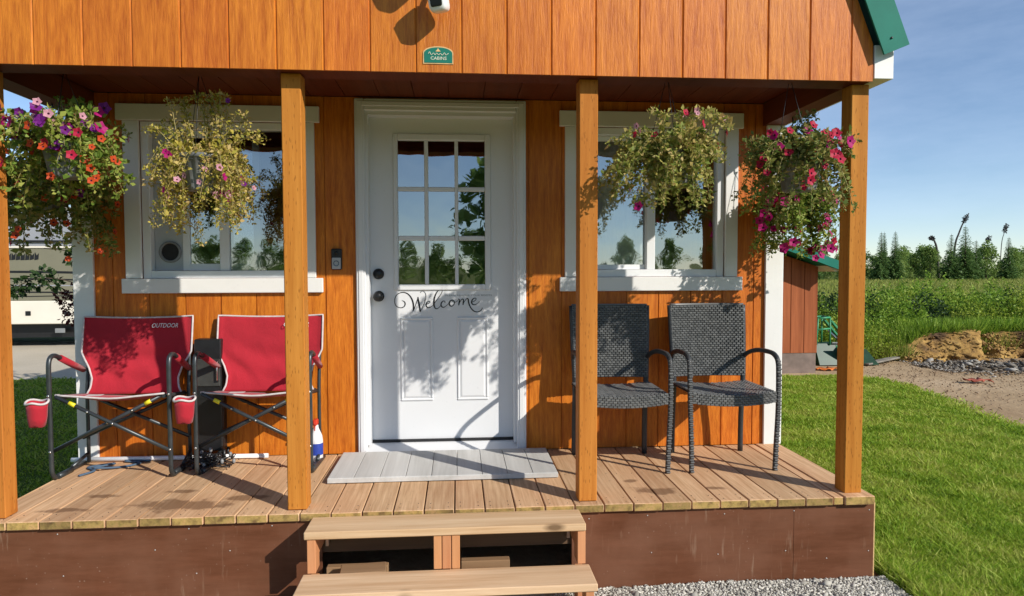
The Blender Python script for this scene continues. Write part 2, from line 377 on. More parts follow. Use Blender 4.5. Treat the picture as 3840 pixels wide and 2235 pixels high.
# ------------------------------------------------------------------ mesh helpers
class MB:
    def __init__(s): s.v = []; s.f = []; s.mi = []; s.sm = []
    def face(s, idx, m=0, smooth=False): s.f.append(idx); s.mi.append(m); s.sm.append(smooth)
    def verts(s, pts):
        n = len(s.v); s.v.extend([tuple(p) for p in pts]); return n
    def box(s, x0, x1, y0, y1, z0, z1, c=0.0, m=0, M=None):
        """box with chamfered edges when c > 0"""
        if c <= 0:
            P = [(x, y, z) for z in (z0, z1) for y in (y0, y1) for x in (x0, x1)]
            if M is not None: P = [M @ Vector(p) for p in P]
            n = s.verts(P)
            for q in ((0, 2, 3, 1), (4, 5, 7, 6), (0, 1, 5, 4), (2, 6, 7, 3), (0, 4, 6, 2), (1, 3, 7, 5)): s.face([n + i for i in q], m)
            return
        lo = (x0, y0, z0); hi = (x1, y1, z1)
        idx = {}; P = []
        for sx in (0, 1):
            for sy in (0, 1):
                for sz in (0, 1):
                    for ax in range(3):
                        p = []
                        for k, sg in enumerate((sx, sy, sz)):
                            e = hi[k] if sg else lo[k]
                            p.append(e if k == ax else e + (-c if sg else c))
                        idx[(sx, sy, sz, ax)] = len(P); P.append(Vector(p))
        if M is not None: P = [M @ p for p in P]
        n = s.verts(P)
        g = lambda *k: n + idx[k]
        for ax in range(3):
            o = [k for k in range(3) if k != ax]
            for sg in (0, 1):
                q = []
                for a, b in ((0, 0), (1, 0), (1, 1), (0, 1)):
                    k = [0, 0, 0]; k[ax] = sg; k[o[0]] = a; k[o[1]] = b; q.append(g(*k, ax))
                flip = (sg == 0) ^ (ax == 1)
                s.face(q[::-1] if flip else q, m)
        for ax in range(3):          # edges running along ax
            o = [k for k in range(3) if k != ax]
            for a in (0, 1):
                for b in (0, 1):
                    k0 = [0, 0, 0]; k0[o[0]] = a; k0[o[1]] = b; k1 = list(k0); k1[ax] = 1
                    s.face([g(*k0, o[0]), g(*k1, o[0]), g(*k1, o[1]), g(*k0, o[1])], m)
        for sx in (0, 1):
            for sy in (0, 1):
                for sz in (0, 1): s.face([g(sx, sy, sz, 0), g(sx, sy, sz, 1), g(sx, sy, sz, 2)], m)
    def beam(s, p0, p1, w, h, upv=(0, 0, 1), c=0.0, m=0):
        p0 = Vector(p0); p1 = Vector(p1); d = p1 - p0; L = d.length; d.normalize()
        sd_ = d.cross(Vector(upv)); sd_.normalize(); u_ = sd_.cross(d)
        M = Matrix(((sd_.x, d.x, u_.x, p0.x), (sd_.y, d.y, u_.y, p0.y), (sd_.z, d.z, u_.z, p0.z), (0, 0, 0, 1)))
        s.box(-w / 2, w / 2, 0, L, -h / 2, h / 2, c, m, M)
    def tube(s, pts, r, n=8, cap=True, m=0, smooth=True, closed=False):
        pts = [Vector(p) for p in pts]; k = len(pts)
        rs = r if isinstance(r, (list, tuple)) else [r] * k
        T = []
        for i in range(k):
            a = pts[(i - 1) % k] if (closed or i > 0) else pts[i]; b = pts[(i + 1) % k] if (closed or i < k - 1) else pts[i]
            t = b - a; t.normalize(); T.append(t)
        ref = Vector((0, 0, 1)) if abs(T[0].z) < .9 else Vector((1, 0, 0))
        nn = T[0].cross(ref); nn.normalize()
        base = len(s.v)
        for i in range(k):
            if i > 0:
                ax = T[i - 1].cross(T[i])
                if ax.length > 1e-7:
                    nn = Matrix.Rotation(T[i - 1].angle(T[i]), 3, ax.normalized()) @ nn
            bn = T[i].cross(nn)
            s.verts([pts[i] + (nn * math.cos(2 * math.pi * j / n) + bn * math.sin(2 * math.pi * j / n)) * rs[i] for j in range(n)])
        rng_ = k if closed else k - 1
        for i in range(rng_):
            i2 = (i + 1) % k
            for j in range(n): s.face([base + i * n + j, base + i * n + (j + 1) % n, base + i2 * n + (j + 1) % n, base + i2 * n + j], m, smooth)
        if cap and not closed:
            s.face([base + j for j in range(n)][::-1], m); s.face([base + (k - 1) * n + j for j in range(n)], m)
    def lathe(s, prof, n=24, c=(0, 0, 0), axis='z', m=0, smooth=True, rib=0.0, nrib=0, cap=True):
        base = len(s.v)
        for (r, h) in prof:
            for j in range(n):
                a = 2 * math.pi * j / n; rr = r
                x, y = rr * math.cos(a), rr * math.sin(a)
                if axis == 'z': p = (x, y, h)
                elif axis == 'y': p = (x, h, y)
                else: p = (h, x, y)
                s.v.append((p[0] + c[0], p[1] + c[1], p[2] + c[2]))
        k = len(prof)
        for i in range(k - 1):
            for j in range(n):
                q = [base + i * n + j, base + i * n + (j + 1) % n, base + (i + 1) * n + (j + 1) % n, base + (i + 1) * n + j]
                s.face(q if axis != 'y' else q[::-1], m, smooth)
        if cap:
            a = [base + j for j in range(n)]; b = [base + (k - 1) * n + j for j in range(n)]
            s.face(a[::-1] if axis != 'y' else a, m); s.face(b if axis != 'y' else b[::-1], m)
    def prism(s, poly, a0, a1, axis='y', m=0):
        """poly: (u, w) pairs; axis y -> (x, z); axis x -> (y, z); axis z -> (x, y)"""
        def P(u, w, a): return {'y': (u, a, w), 'x': (a, u, w), 'z': (u, w, a)}[axis]
        n = len(poly); b = s.verts([P(u, w, a0) for u, w in poly] + [P(u, w, a1) for u, w in poly])
        s.face([b + i for i in range(n)], m); s.face([b + n + i for i in range(n)][::-1], m)
        for i in range(n): s.face([b + i, b + n + i, b + n + (i + 1) % n, b + (i + 1) % n], m)
    def build(s, name, mats, parent=None, origin=(0, 0, 0), smooth=None):
        """vertices are world coordinates; origin is the world location of the root that parents it"""
        me = bpy.data.meshes.new(name)
        o_ = origin
        me.from_pydata([(v[0] - o_[0], v[1] - o_[1], v[2] - o_[2]) for v in s.v], [], s.f)
        for mm in (mats if isinstance(mats, (list, tuple)) else [mats]): me.materials.append(mm)
        me.polygons.foreach_set('material_index', s.mi)
        me.polygons.foreach_set('use_smooth', s.sm if smooth is None else [smooth] * len(s.f))
        bm = bmesh.new(); bm.from_mesh(me); bmesh.ops.recalc_face_normals(bm, faces=bm.faces); bm.to_mesh(me); bm.free()
        ob = bpy.data.objects.new(name, me); COL.objects.link(ob)
        if parent is not None: ob.parent = parent
        return ob

def fast_mesh(name, V, Fq, mat, parent=None, n=4):
    """V (k,3) array, Fq (m,n) index array"""
    me = bpy.data.meshes.new(name)
    me.vertices.add(len(V)); me.vertices.foreach_set('co', np.asarray(V, np.float32).ravel())
    m = len(Fq)
    me.loops.add(m * n); me.loops.foreach_set('vertex_index', np.asarray(Fq, np.int32).ravel())
    me.polygons.add(m); me.polygons.foreach_set('loop_start', np.arange(0, m * n, n, dtype=np.int32))
    me.polygons.foreach_set('loop_total', np.full(m, n, np.int32))
    me.update(calc_edges=True)
    me.materials.append(mat)
    ob = bpy.data.objects.new(name, me); COL.objects.link(ob)
    if parent is not None: ob.parent = parent
    return ob

def leaf_arrays(P, Dr, L, Wd, fold=.25, g=rng):
    """diamond leaves: base at P, along Dr, length L, width Wd"""
    P = np.asarray(P, float); Dr = np.asarray(Dr, float); k = len(P)
    Dr = Dr / np.linalg.norm(Dr, axis=1, keepdims=True)
    rv = g.normal(size=(k, 3)); S = np.cross(Dr, rv); S /= np.linalg.norm(S, axis=1, keepdims=True) + 1e-9
    N = np.cross(S, Dr)
    L = np.broadcast_to(L, (k,))[:, None]; Wd = np.broadcast_to(Wd, (k,))[:, None]
    mid = P + Dr * L * .5
    V = np.stack([P, mid + S * Wd * .5 + N * Wd * fold, P + Dr * L, mid - S * Wd * .5 + N * Wd * fold], 1).reshape(-1, 3)
    Fq = np.arange(4 * k).reshape(k, 4)
    return V, Fq

def thing(name, label, cat, loc=(0, 0, 0), group=None):
    o = bpy.data.objects.new(name, None); COL.objects.link(o); o.location = loc
    o.empty_display_size = .1
    o['label'] = label; o['category'] = cat
    if group: o['group'] = group
    return o
def tag(o, label, cat, group=None):
    o['label'] = label; o['category'] = cat
    if group: o['group'] = group
    return o
def kind(o, k): o['kind'] = k; return o
def copy_tree(o, parent=None):
    c = o.copy(); COL.objects.link(c); c.parent = parent
    for ch in list(o.children): copy_tree(ch, c)
    return c
def text_mesh(body, size, name, mat, parent, loc, rot, extrude=.0008, shear=0.0, align='CENTER', sx=1.0):
    cu = bpy.data.curves.new(name, 'FONT'); cu.body = body; cu.size = size; cu.extrude = extrude; cu.shear = shear
    cu.align_x = align; cu.align_y = 'CENTER'; cu.resolution_u = 3
    tmp = bpy.data.objects.new(name + '_tmp', cu); COL.objects.link(tmp)
    bpy.context.view_layer.update()
    me = bpy.data.meshes.new_from_object(tmp.evaluated_get(bpy.context.evaluated_depsgraph_get()))
    bpy.data.objects.remove(tmp); bpy.data.curves.remove(cu)
    me.materials.clear(); me.materials.append(mat)
    o = bpy.data.objects.new(name, me); COL.objects.link(o); o.parent = parent; o.location = loc; o.rotation_euler = rot; o.scale = (sx, 1, 1)
    return o
def arc(cx, cz, r, a0, a1, n):
    return [(cx + r * math.cos(a0 + (a1 - a0) * i / n), cz + r * math.sin(a0 + (a1 - a0) * i / n)) for i in range(n + 1)]
def smooth_path(pts, n=6):
    """Catmull-Rom through points (tuples of any length)"""
    P = [np.array(p, float) for p in pts]; P = [2 * P[0] - P[1]] + P + [2 * P[-1] - P[-2]]
    o_ = []
    for i in range(1, len(P) - 2):
        for k in range(n):
            t = k / n
            o_.append(.5 * ((2 * P[i]) + (-P[i - 1] + P[i + 1]) * t + (2 * P[i - 1] - 5 * P[i] + 4 * P[i + 1] - P[i + 2]) * t * t + (-P[i - 1] + 3 * P[i] - 3 * P[i + 1] + P[i + 2]) * t ** 3))
    o_.append(P[-2]); return [tuple(p) for p in o_]

G = -0.42          # yard level; the top of the porch deck is z = 0
W = 1.04           # front face of the cabin's front wall
XC = -0.06

# ================================================================== SETTING
def sstep(a, b, x):
    t = np.clip((x - a) / (b - a), 0, 1); return t * t * (3 - 2 * t)
def hgt(x, y):
    """yard level, with the rough field behind the dirt bank standing about half a metre higher"""
    x = np.asarray(x, float); y = np.asarray(y, float)
    m = sstep(2.5, 6.0, x)
    return G + .13 * m * sstep(7.9, 10.5, y) + .02 * np.sin(x * .9) * np.sin(y * .7) * sstep(6, 9, np.abs(y) + np.abs(x) * .3)
def grid(xs, ys, zf):
    X, Y = np.meshgrid(xs, ys); Z = zf(X, Y)
    V = np.stack([X, Y, Z], -1).reshape(-1, 3); nx, ny = len(xs), len(ys)
    i = np.arange(nx - 1)[None, :] + nx * np.arange(ny - 1)[:, None]
    Fq = np.stack([i, i + 1, i + 1 + nx, i + nx], -1).reshape(-1, 4)
    return V, Fq
def warp_axis(a, b, near0, near1, fine, coarse):
    l = list(np.arange(near0, near1, fine))
    p = near0; st = fine
    while p > a: st *= coarse; p -= st; l.insert(0, p)
    p = l[-1]; st = fine
    while p < b: st *= coarse; p += st; l.append(p)
    return np.array(l)
xs = warp_axis(-900, 900, -14, 20, .5, 1.25); ys = warp_axis(-700, 1200, -6, 20, .5, 1.25)
V, Fq = grid(xs, ys, lambda X, Y: hgt(X, Y) - .012)
kind(fast_mesh('ground', V, Fq, M_GROUND), 'structure')

LAWN_EDGE = [(4.3, 6.15), (4.6, 6.10), (5.0, 6.16), (5.4, 6.14), (5.72, 5.90), (5.80, 5.45), (5.74, 4.97), (5.62, 4.3), (5.43, 3.56), (5.36, 2.85), (5.30, 1.8), (5.25, 0), (5.2, -3), (5.2, -9)]
def lawn_poly(poly, z, name, mat):
    b = MB(); n = b.verts([(x, y, z) for x, y in poly]); b.face(list(range(n, n + len(poly))))
    o = b.build(name, mat); 
    bm = bmesh.new(); bm.from_mesh(o.data); bmesh.ops.triangulate(bm, faces=bm.faces); bm.to_mesh(o.data); bm.free()
    return kind(o, 'structure')
lawn_poly([(2.12, -9), (2.12, 6.6), (4.0, 6.6)] + LAWN_EDGE, G + .004, 'lawn', M_LAWN)
lawn_poly([(-2.19, -9), (-2.19, 6.9), (-5.2, 6.95), (-6.2, 6.86), (-9, 6.75), (-16, 6.5), (-16, -9)], G + .004, 'lawn', M_LAWN)
lawn_poly([(-1.2, 6.7), (-5.2, 6.95), (-6.2, 6.86), (-9, 6.75), (-30, 6.5), (-30, 12.2), (-1.2, 12.2)], G - .002, 'driveway', M_DRIVE)

def lawn_blades(n, x0, x1, y0, y1, inside, name, label, cx=.03, cy=-3.1):
    P = []
    tot = 0
    while tot < n:
        k = n * 2
        x = rng.uniform(x0, x1, k); y = rng.uniform(y0, y1, k)
        d = np.hypot(x - cx, y - cy)
        keep = inside(x, y) & (rng.uniform(0, 1, k) < np.clip((4.2 / d) ** 1.5, 0.06, 1))
        q = np.stack([x[keep], y[keep]], 1); P.append(q); tot += len(q)
    P = np.concatenate(P)[:n]; k = len(P)
    d = np.hypot(P[:, 0] - cx, P[:, 1] - cy)
    clump = np.sin(P[:, 0] * 9.1 + 2 * np.sin(P[:, 1] * 5.3)) * np.sin(P[:, 1] * 8.3 + 1.7 * np.sin(P[:, 0] * 6.1))
    h = rng.uniform(.016, .040, k) * (1 + .35 * clump); w = rng.uniform(.0030, .0056, k) * np.clip(d / 4.0, 1, 2.6)
    h = h * np.where(np.abs(P[:, 0]) < 2.24, 1.9, 1.0) * np.where(rng.uniform(0, 1, k) < .03, 1.8, 1.0)
    a = rng.uniform(0, 2 * np.pi, k); ln = rng.uniform(.3, 1.7, k) * h
    la = rng.uniform(0, 2 * np.pi, k)
    B = np.stack([P[:, 0], P[:, 1], np.full(k, G + .001)], 1)
    S = np.stack([np.cos(a), np.sin(a), np.zeros(k)], 1) * w[:, None]
    T = B + np.stack([np.cos(la) * ln, np.sin(la) * ln, h], 1)
    Vv = np.stack([B - S, B + S, T], 1).reshape(-1, 3)
    o = fast_mesh(name, Vv, np.arange(3 * k).reshape(k, 3), M_GRASS, n=3)
    o['kind'] = 'stuff'; o['label'] = label; o['category'] = 'grass'
    return o
le = np.array(LAWN_EDGE); 
def in_right(x, y):
    ex = np.interp(y, le[::-1, 1], le[::-1, 0]); 
    fr = rng.normal(0, .11, len(x))
    return (x > 2.13 + .10 * rng.uniform(0, 1, len(x)) * (y < .3)) & (x < ex + fr) & (y < 6.22)
lawn_blades(430000, 2.1, 5.95, -1.4, 6.25, in_right, 'grass', 'mown green lawn grass to the right of the cabin')
lawn_blades(70000, -8.5, -2.2, -.5, 7.1, lambda x, y: (x < -2.2) & (y < 6.85 + .1 * np.sin(x * 3) + rng.normal(0, .05, len(x))), 'grass', 'shaded green lawn grass to the left of the cabin')

# crushed gravel along the skirting, right of the steps
def stones(n, fn, smin, smax, name, label, mat, flat=.7):
    """angular stones as squashed, jittered octahedra / cubes"""
    base = np.array([(1, 0, 0), (-1, 0, 0), (0, 1, 0), (0, -1, 0), (0, 0, 1), (0, 0, -1), (.62, .62, .5), (-.62, -.62, .45)])
    tri = np.array([(0, 6, 4), (6, 2, 4), (2, 1, 4), (1, 7, 4), (7, 3, 4), (3, 0, 4), (6, 0, 5), (2, 6, 5), (1, 2, 5), (7, 1, 5), (3, 7, 5), (0, 3, 5)])
    P = fn(n); n = len(P)
    sc = rng.uniform(smin, smax, n)[:, None, None] * rng.uniform(.6, 1.25, (n, 1, 3))
    B = base[None] * (1 + rng.uniform(-.28, .28, (n, 8, 1))) * sc
    B[:, :, 2] *= flat
    a = rng.uniform(0, 2 * np.pi, n); ca, sa = np.cos(a), np.sin(a)
    t = rng.uniform(-.5, .5, n); ct, st = np.cos(t), np.sin(t)
    y2 = B[:, :, 1] * ct[:, None] - B[:, :, 2] * st[:, None]; z2 = B[:, :, 1] * st[:, None] + B[:, :, 2] * ct[:, None]
    x3 = B[:, :, 0] * ca[:, None] - y2 * sa[:, None]; y3 = B[:, :, 0] * sa[:, None] + y2 * ca[:, None]
    Vv = np.stack([x3, y3, z2], -1) + P[:, None, :]
    Ff = (tri[None] + 8 * np.arange(n)[:, None, None]).reshape(-1, 3)
    o = fast_mesh(name, Vv.reshape(-1, 3), Ff, mat, n=3); o['kind'] = 'stuff'; o['label'] = label; o['category'] = name
    return o
def gravel_pts(n):
    x = np.concatenate([rng.uniform(.45, 2.35, n), rng.uniform(-2.1, 2.3, n // 8)]); y = np.concatenate([rng.uniform(-.42, .045, n), rng.uniform(-1.1, .045, n // 8)]); n = len(x)
    lim = np.where(y < -.2, 2.16 + .06 * np.sin(y * 9), 2.12)
    k = (x < lim) & ~((x > -.66) & (x < .62) & (y > -.05) & (rng.uniform(0, 1, n) < .6))
    x, y = x[k], y[k]
    return np.stack([x, y, G + .006 + .010 * rng.uniform(0, 1, len(x)) + .012 * np.sin(x * 6) * np.sin(y * 9)], 1)
b = MB(); b.box(-2.18, 2.10, -1.15, .05, G - .05, G - .002); kind(b.build('gravel_bed', M_DRIVE), 'structure')
stones(120, gravel_pts, .016, .030, 'gravel', 'larger stones among the grey gravel by the skirting', M_GRAVEL)
stones(22000, gravel_pts, .0040, .0105, 'gravel', 'grey crushed gravel along the brown skirting', M_GRAVEL)

# dirt bank and rubble beyond the lawn
from mathutils import noise
def bank_mesh():
    n, m = 260, 70
    V = []; 
    for j in range(m):
        v = j / (m - 1)
        for i in range(n):
            u = i / (n - 1)
            x = 7.05 + u * 7.8
            yb = 7.55 - .25 * u + .16 * math.sin(x * 2.1) + .10 * math.sin(x * 4.7 + 1)
            H = .40 * min(1, max(0, (u - .01) / .13)) ** .8 * (1 + .10 * math.sin(x * 3.1) + .07 * math.sin(x * 7.3))
            H += .05
            if v < .55:
                t = v / .55; z = H * (t ** .75); y = yb + .10 + .34 * t
            else:
                t = (v - .55) / .45; z = H + .02 * t - (H - .25) * t ** 3 * .4; y = yb + .44 + 1.6 * t
            nz = noise.fractal(Vector((x * 3.2, v * 5.0, 1.7)), .9, 2.1, 5) * .085 + noise.noise(Vector((x * 16, v * 30, 4))) * .03
            V.append((x + .4 * nz, y + nz * (1.2 if v < .6 else .3), G - .02 + z + nz * .6))
    # a dark scooped hollow at the right end
    for k, (x, y, z) in enumerate(V):
        d = ((x - 9.02) / .26) ** 2 + ((z - G - .17) / .30) ** 2
        if d < 1 and y < 8.6: V[k] = (x, y + .55 * (1 - d), z)
    i = np.arange(n - 1)[None, :] + n * np.arange(m - 1)[:, None]
    Fq = np.stack([i, i + 1, i + 1 + n, i + n], -1).reshape(-1, 4)
    return kind(fast_mesh('dirt_bank', np.array(V), Fq, M_BANK), 'structure')
bank_mesh()
def face_pts(n):
    x = rng.uniform(7.1, 12.5, n); t = rng.uniform(0, 1, n)
    yb = 7.55 - .25 * (x - 7.05) / 7.8 + .16 * np.sin(x * 2.1) + .10 * np.sin(x * 4.7 + 1)
    H = .40 * np.clip((x - 7.13) / 1.0, .12, 1)
    return np.stack([x, yb + .06 + .36 * t + rng.normal(0, .03, n), G + H * t ** .75 + rng.normal(0, .02, n)], 1)
stones(800, face_pts, .006, .032, 'earth_clods', 'crumbling ochre earth clods on the face of the dirt bank', M_EARTH, .85)
def rub_pts(n):
    u = rng.uniform(0, 1, n); x = 7.25 + 3.6 * u; s_ = rng.normal(0, .34, n); y = 6.90 - .55 * u + s_
    return np.stack([x, y, G + .10 * np.exp(-(s_ / .2) ** 2) * rng.uniform(.2, 1, n) * (.6 + .5 * np.sin(x * 5))], 1)
stones(70, lambda n: rub_pts(n) + np.array([.2, -.05, .02]), .05, .13, 'rubble', 'larger pale stone slabs lying in the rubble row', M_RUBBLE, .38)
stones(3600, rub_pts, .008, .034, 'rubble', 'pale grey rubble heaped in a low row before the dirt bank', M_RUBBLE, .55)
def clod_pts(n):
    x = rng.uniform(5.4, 11, n); y = rng.uniform(2.4, 7.7, n); k = (x > 5.95 + .35 * np.maximum(0, y - 7) - .12 * np.maximum(0, 5.6 - y)) & (rng.uniform(0, 1, n) < np.clip((y - 2) / 4, .25, 1))
    x, y = x[k], y[k]; return np.stack([x, y, np.full(len(x), G + .004)], 1)
stones(5200, clod_pts, .004, .017, 'soil_clods', 'brown clods and pebbles scattered on the bare soil past the lawn', M_CLOD2, .6)

# ================================================================== CABIN
cab_o = (XC, 3.0, 0.0)
cabin = thing('cabin', 'small orange-stained wooden cabin with front porch and green barn roof', 'cabin', cab_o)
def cb(b, name, mat, parent=None): return b.build(name, mat, parent or cabin, cab_o)

# ---- foundation, deck
b = MB()
for y in (.30, .66, 1.10): b.box(-2.12, 2.05, y, y + .038, -.20, -.042)
b.box(-2.12, 2.05, .07, .108, -.20, -.042)
deck = cb(b, 'deck', M_DARKWOOD)
edges = [-2.128] + [-1.6924 + .1416 * j for j in range(-3, 26)]
edges = [e for e in edges if e > -2.12]; edges = [-2.132] + edges
for i in range(len(edges) - 1):
    a, c = edges[i], edges[i + 1]
    jf = random.uniform(-.004, .004); zt = random.uniform(-.0015, .0015)
    b = MB(); b.box(a + .0028, c - .0028, .029 + jf, 1.034, -.038, zt, .003)
    # front end grain
    nf = len(b.f)
    for k, f in enumerate(b.f):
        if all(abs(b.v[q][1] - (.029 + jf)) < 1e-6 for q in f): b.mi[k] = 1
    cb(b, 'deck_board', [M_DECK, M_DECKEND], deck)
a = edges[-1]
for (x0, x1, yf, zt) in ((a + .0025, 1.899, .030, .0), (1.9045, 2.054, .020, .004)):
    b = MB(); b.box(x0, x1, yf, 1.034, -.038, zt, .003)
    for k, f in enumerate(b.f):
        if all(abs(b.v[q][1] - yf) < 1e-6 for q in f): b.mi[k] = 1
    cb(b, 'deck_board', [M_DECK, M_DECKEND], deck)

for (xa, xb) in ((-2.14, -.606), (.562, 1.6600)):
    b = MB(); b.box(xa, xb, .0522, .066, G - .06, -.041, .0012); cb(b, 'skirt_panel', M_SKIRT)
b = MB(); b.box(1.6605, 2.071, .052, .066, G - .06, -.041, .0012); b.box(2.071, 2.0765, .0525, .0655, G - .06, -.0415, m=1)
skirt = cb(b, 'skirt_panel', [M_SKIRT, M_PLYEDGE])
b = MB()
for i in range(len(edges) - 1):
    for yy in (.062, .115, .500, 1.00):
        for fx in (.028, .112):
            b.lathe([(.0021, .0), (.0021, .0018)], 6, (edges[i] + fx, yy + random.uniform(-.004, .004), 0), 'z')
ds = cb(b, 'deck_screws', M_BLACK, deck); ds['kind'] = 'stuff'
b = MB(); b.box(2.052, 2.066, .067, 6.05, G - .06, -.041); cb(b, 'skirt_panel', M_SKIRT)
b = MB(); b.box(-2.135, -2.121, .067, 6.05, G - .06, -.041); cb(b, 'skirt_panel', M_SKIRT)
b = MB()
for (x, z) in [(-1.77, -.068), (-1.2, -.062), (-.83, -.060), (-1.35, -.155), (-1.02, -.17), (-1.75, -.26), (-1.17, -.27), (.645, -.075), (.93, -.068), (1.31, -.072), (1.66, -.068), (.95, -.25), (1.28, -.27), (1.62, -.265), (1.83, -.31), (2.045, -.075), (2.045, -.28)]:
    b.lathe([(.0032, .0515), (.003, .0505), (.001, .050)], 8, (x, 0, z), 'y')
nl = cb(b, 'nail_heads', M_NAIL, skirt); nl['kind'] = 'stuff'

# ---- porch posts
for x0 in (-2.09, -.764, .599, 1.9275):
    b = MB(); b.box(x0, x0 + .089, .073, .162, .002, 2.003, .004); cb(b, 'porch_post', M_POST)

# ---- gable facade: backing sheet and one board for each eight-inch strip
def roofz(x):
    u = abs(x - XC)
    return 2.16 + (2.05 - u) / .395 if u > 1.74 else 2.945 + (1.74 - u) * .46
XL, XR = -2.11, 1.990
b = MB(); pl = [(XL + .002, 2.001), (XR - .002, 2.001), (XR - .002, roofz(XR) - .01)]
for u in (1.74, 0, -1.74): pl.append((XC + u, roofz(XC + u) - .01))
pl.append((XL + .002, roofz(XL) - .01)); b.prism(pl, .0065, .0155)
gable = cb(b, 'gable_wall', M_SIDING)
gx = [XL] + [-1.778 + .2032 * i for i in range(-1, 19)] + [XR]
gx = sorted(e for e in gx if XL <= e <= XR)
for i in range(len(gx) - 1):
    a, c = gx[i] + (.0030 if i else 0), gx[i + 1] - (.0030 if i < len(gx) - 2 else 0)
    a -= .0018 if i else 0; c += .0018 if i < len(gx) - 2 else 0
    j = random.uniform(-.0007, .0007); mid = [kx for kx in (XC - 1.74, XC, XC + 1.74) if a + .006 < kx < c - .006]
    sec = [(a, .0062), (a + .0045, j)] + [(kx, j) for kx in mid] + [(c - .0045, j), (c, .0062), (c, .010), (a, .010)]   # eased edges form the groove
    b = MB(); n = len(sec); k0 = b.verts([(x, y, 1.998) for x, y in sec] + [(x, y, roofz(x)) for x, y in sec])
    b.face([k0 + q for q in range(n)][::-1]); b.face([k0 + n + q for q in range(n)])
    for q in range(n): b.face([k0 + q, k0 + (q + 1) % n, k0 + n + (q + 1) % n, k0 + n + q])
    cb(b, 'siding_board', M_SIDING, gable)

# ---- porch roof structure: header, side beams, ceiling boards
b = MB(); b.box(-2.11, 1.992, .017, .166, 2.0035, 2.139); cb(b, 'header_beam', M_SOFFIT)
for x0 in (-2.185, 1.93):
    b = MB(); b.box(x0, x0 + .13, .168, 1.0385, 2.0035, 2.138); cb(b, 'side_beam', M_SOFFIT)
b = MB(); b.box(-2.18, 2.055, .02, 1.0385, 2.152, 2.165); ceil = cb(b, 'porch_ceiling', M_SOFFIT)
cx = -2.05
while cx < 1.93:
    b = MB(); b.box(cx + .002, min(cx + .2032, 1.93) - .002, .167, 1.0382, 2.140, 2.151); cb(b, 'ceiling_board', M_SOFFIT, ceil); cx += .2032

# ---- front wall with openings, siding boards
OPEN = [(-.5325, .400, -.01, 2.068), (-1.812, -.886, 1.060, 1.984), (.762, 1.694, 1.060, 1.984)]
def cut(rects, hole):
    o_ = []
    hx0, hx1, hz0, hz1 = hole
    for (x0, x1, z0, z1) in rects:
        if hx1 <= x0 or hx0 >= x1 or hz1 <= z0 or hz0 >= z1: o_.append((x0, x1, z0, z1)); continue
        if hx0 > x0: o_.append((x0, hx0, z0, z1))
        if hx1 < x1: o_.append((hx1, x1, z0, z1))
        m0, m1 = max(x0, hx0), min(x1, hx1)
        if hz0 > z0: o_.append((m0, m1, z0, hz0))
        if hz1 < z1: o_.append((m0, m1, hz1, z1))
    return o_
rects = [(-2.178, 2.056, .001, 2.138)]
for h in OPEN: rects = cut(rects, h)
b = MB()
for (x0, x1, z0, z1) in rects: b.box(x0, x1, W + .0065, W + .105, z0, z1)
wall = cb(b, 'front_wall', M_SIDING)
wx = [-2.083] + [-1.774 + .2032 * i for i in range(-1, 19)] + [1.955]
wx = sorted(e for e in wx if -2.083 <= e <= 1.955)
for i in range(len(wx) - 1):
    rc = [(wx[i] + .0035, wx[i + 1] - .0035, .0015, 2.137)]
    for h in OPEN: rc = cut(rc, h)
    for q in rc:
        if q[1] - q[0] > .004:
            b = MB(); b.box(q[0], q[1], W + random.uniform(-.0006, .0006), W + .0105, q[2], q[3]); cb(b, 'siding_board', M_SIDING, wall)
for (x0, x1, sx0, sx1) in ((1.952, 2.066, 2.056, 2.077), (-2.192, -2.078, -2.2, -2.178)):
    b = MB(); b.box(x0, x1, W - .020, W - .001, .002, 2.13, .0025)
    b.box(sx0, sx1, W - .0005, W + .09, .002, 2.128, .0025); cb(b, 'corner_board', M_WHITE)
# side and rear walls, interior lining
b = MB(); b.box(2.046, 2.056, W + .106, 6.0, .001, 2.138); b.box(-2.178, -2.168, W + .106, 6.0, .001, 2.138); b.box(-2.168, 2.046, 5.98, 6.0, .001, 2.138)
cb(b, 'side_wall', M_SHED)
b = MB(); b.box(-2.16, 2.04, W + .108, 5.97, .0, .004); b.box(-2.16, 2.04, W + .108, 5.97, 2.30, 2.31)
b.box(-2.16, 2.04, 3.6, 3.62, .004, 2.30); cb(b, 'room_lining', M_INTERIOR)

# ---- roof
b = MB()
def slab(b, p, q, th, y0, y1):
    d = Vector((q[0] - p[0], q[1] - p[1])); nrm = Vector((d.y, -d.x)).normalized() * th
    b.prism([p, q, (q[0] + nrm.x, q[1] + nrm.y), (p[0] + nrm.x, p[1] + nrm.y)], y0, y1)
KN = (1.700, 3.010)   # knee of the gambrel, right
slab(b, (2.085, 2.155), (1.765, 3.010), .012, -.030, 6.2)
slab(b, (1.765, 3.014), (XC, 3.86), .012, -.030, 6.2)
slab(b, (2 * XC - 1.765, 3.010), (2 * XC - 2.085, 2.155), .012, -.030, 6.2)
slab(b, (XC, 3.86), (2 * XC - 1.765, 3.014), .012, -.030, 6.2)
roof = cb(b, 'roof', M_GREEN)
def rake(pts_in, pts_out, s):
    b = MB()
    mir = (lambda x: x) if s > 0 else (lambda x: 2 * XC - x)
    pl = [(mir(x), z) for x, z in pts_in] + [(mir(x), z) for x, z in pts_out[::-1]]
    b.prism(pl, -.046, -.036)
    return cb(b, 'rake_trim', M_GREEN, roof)
for s in (1, -1):
    rt_ = rake([(2.013, 2.109), (1.66, 3.005), (XC, 3.78)], [(2.134, 2.159), (1.790, 3.03), (XC, 3.885)], s)
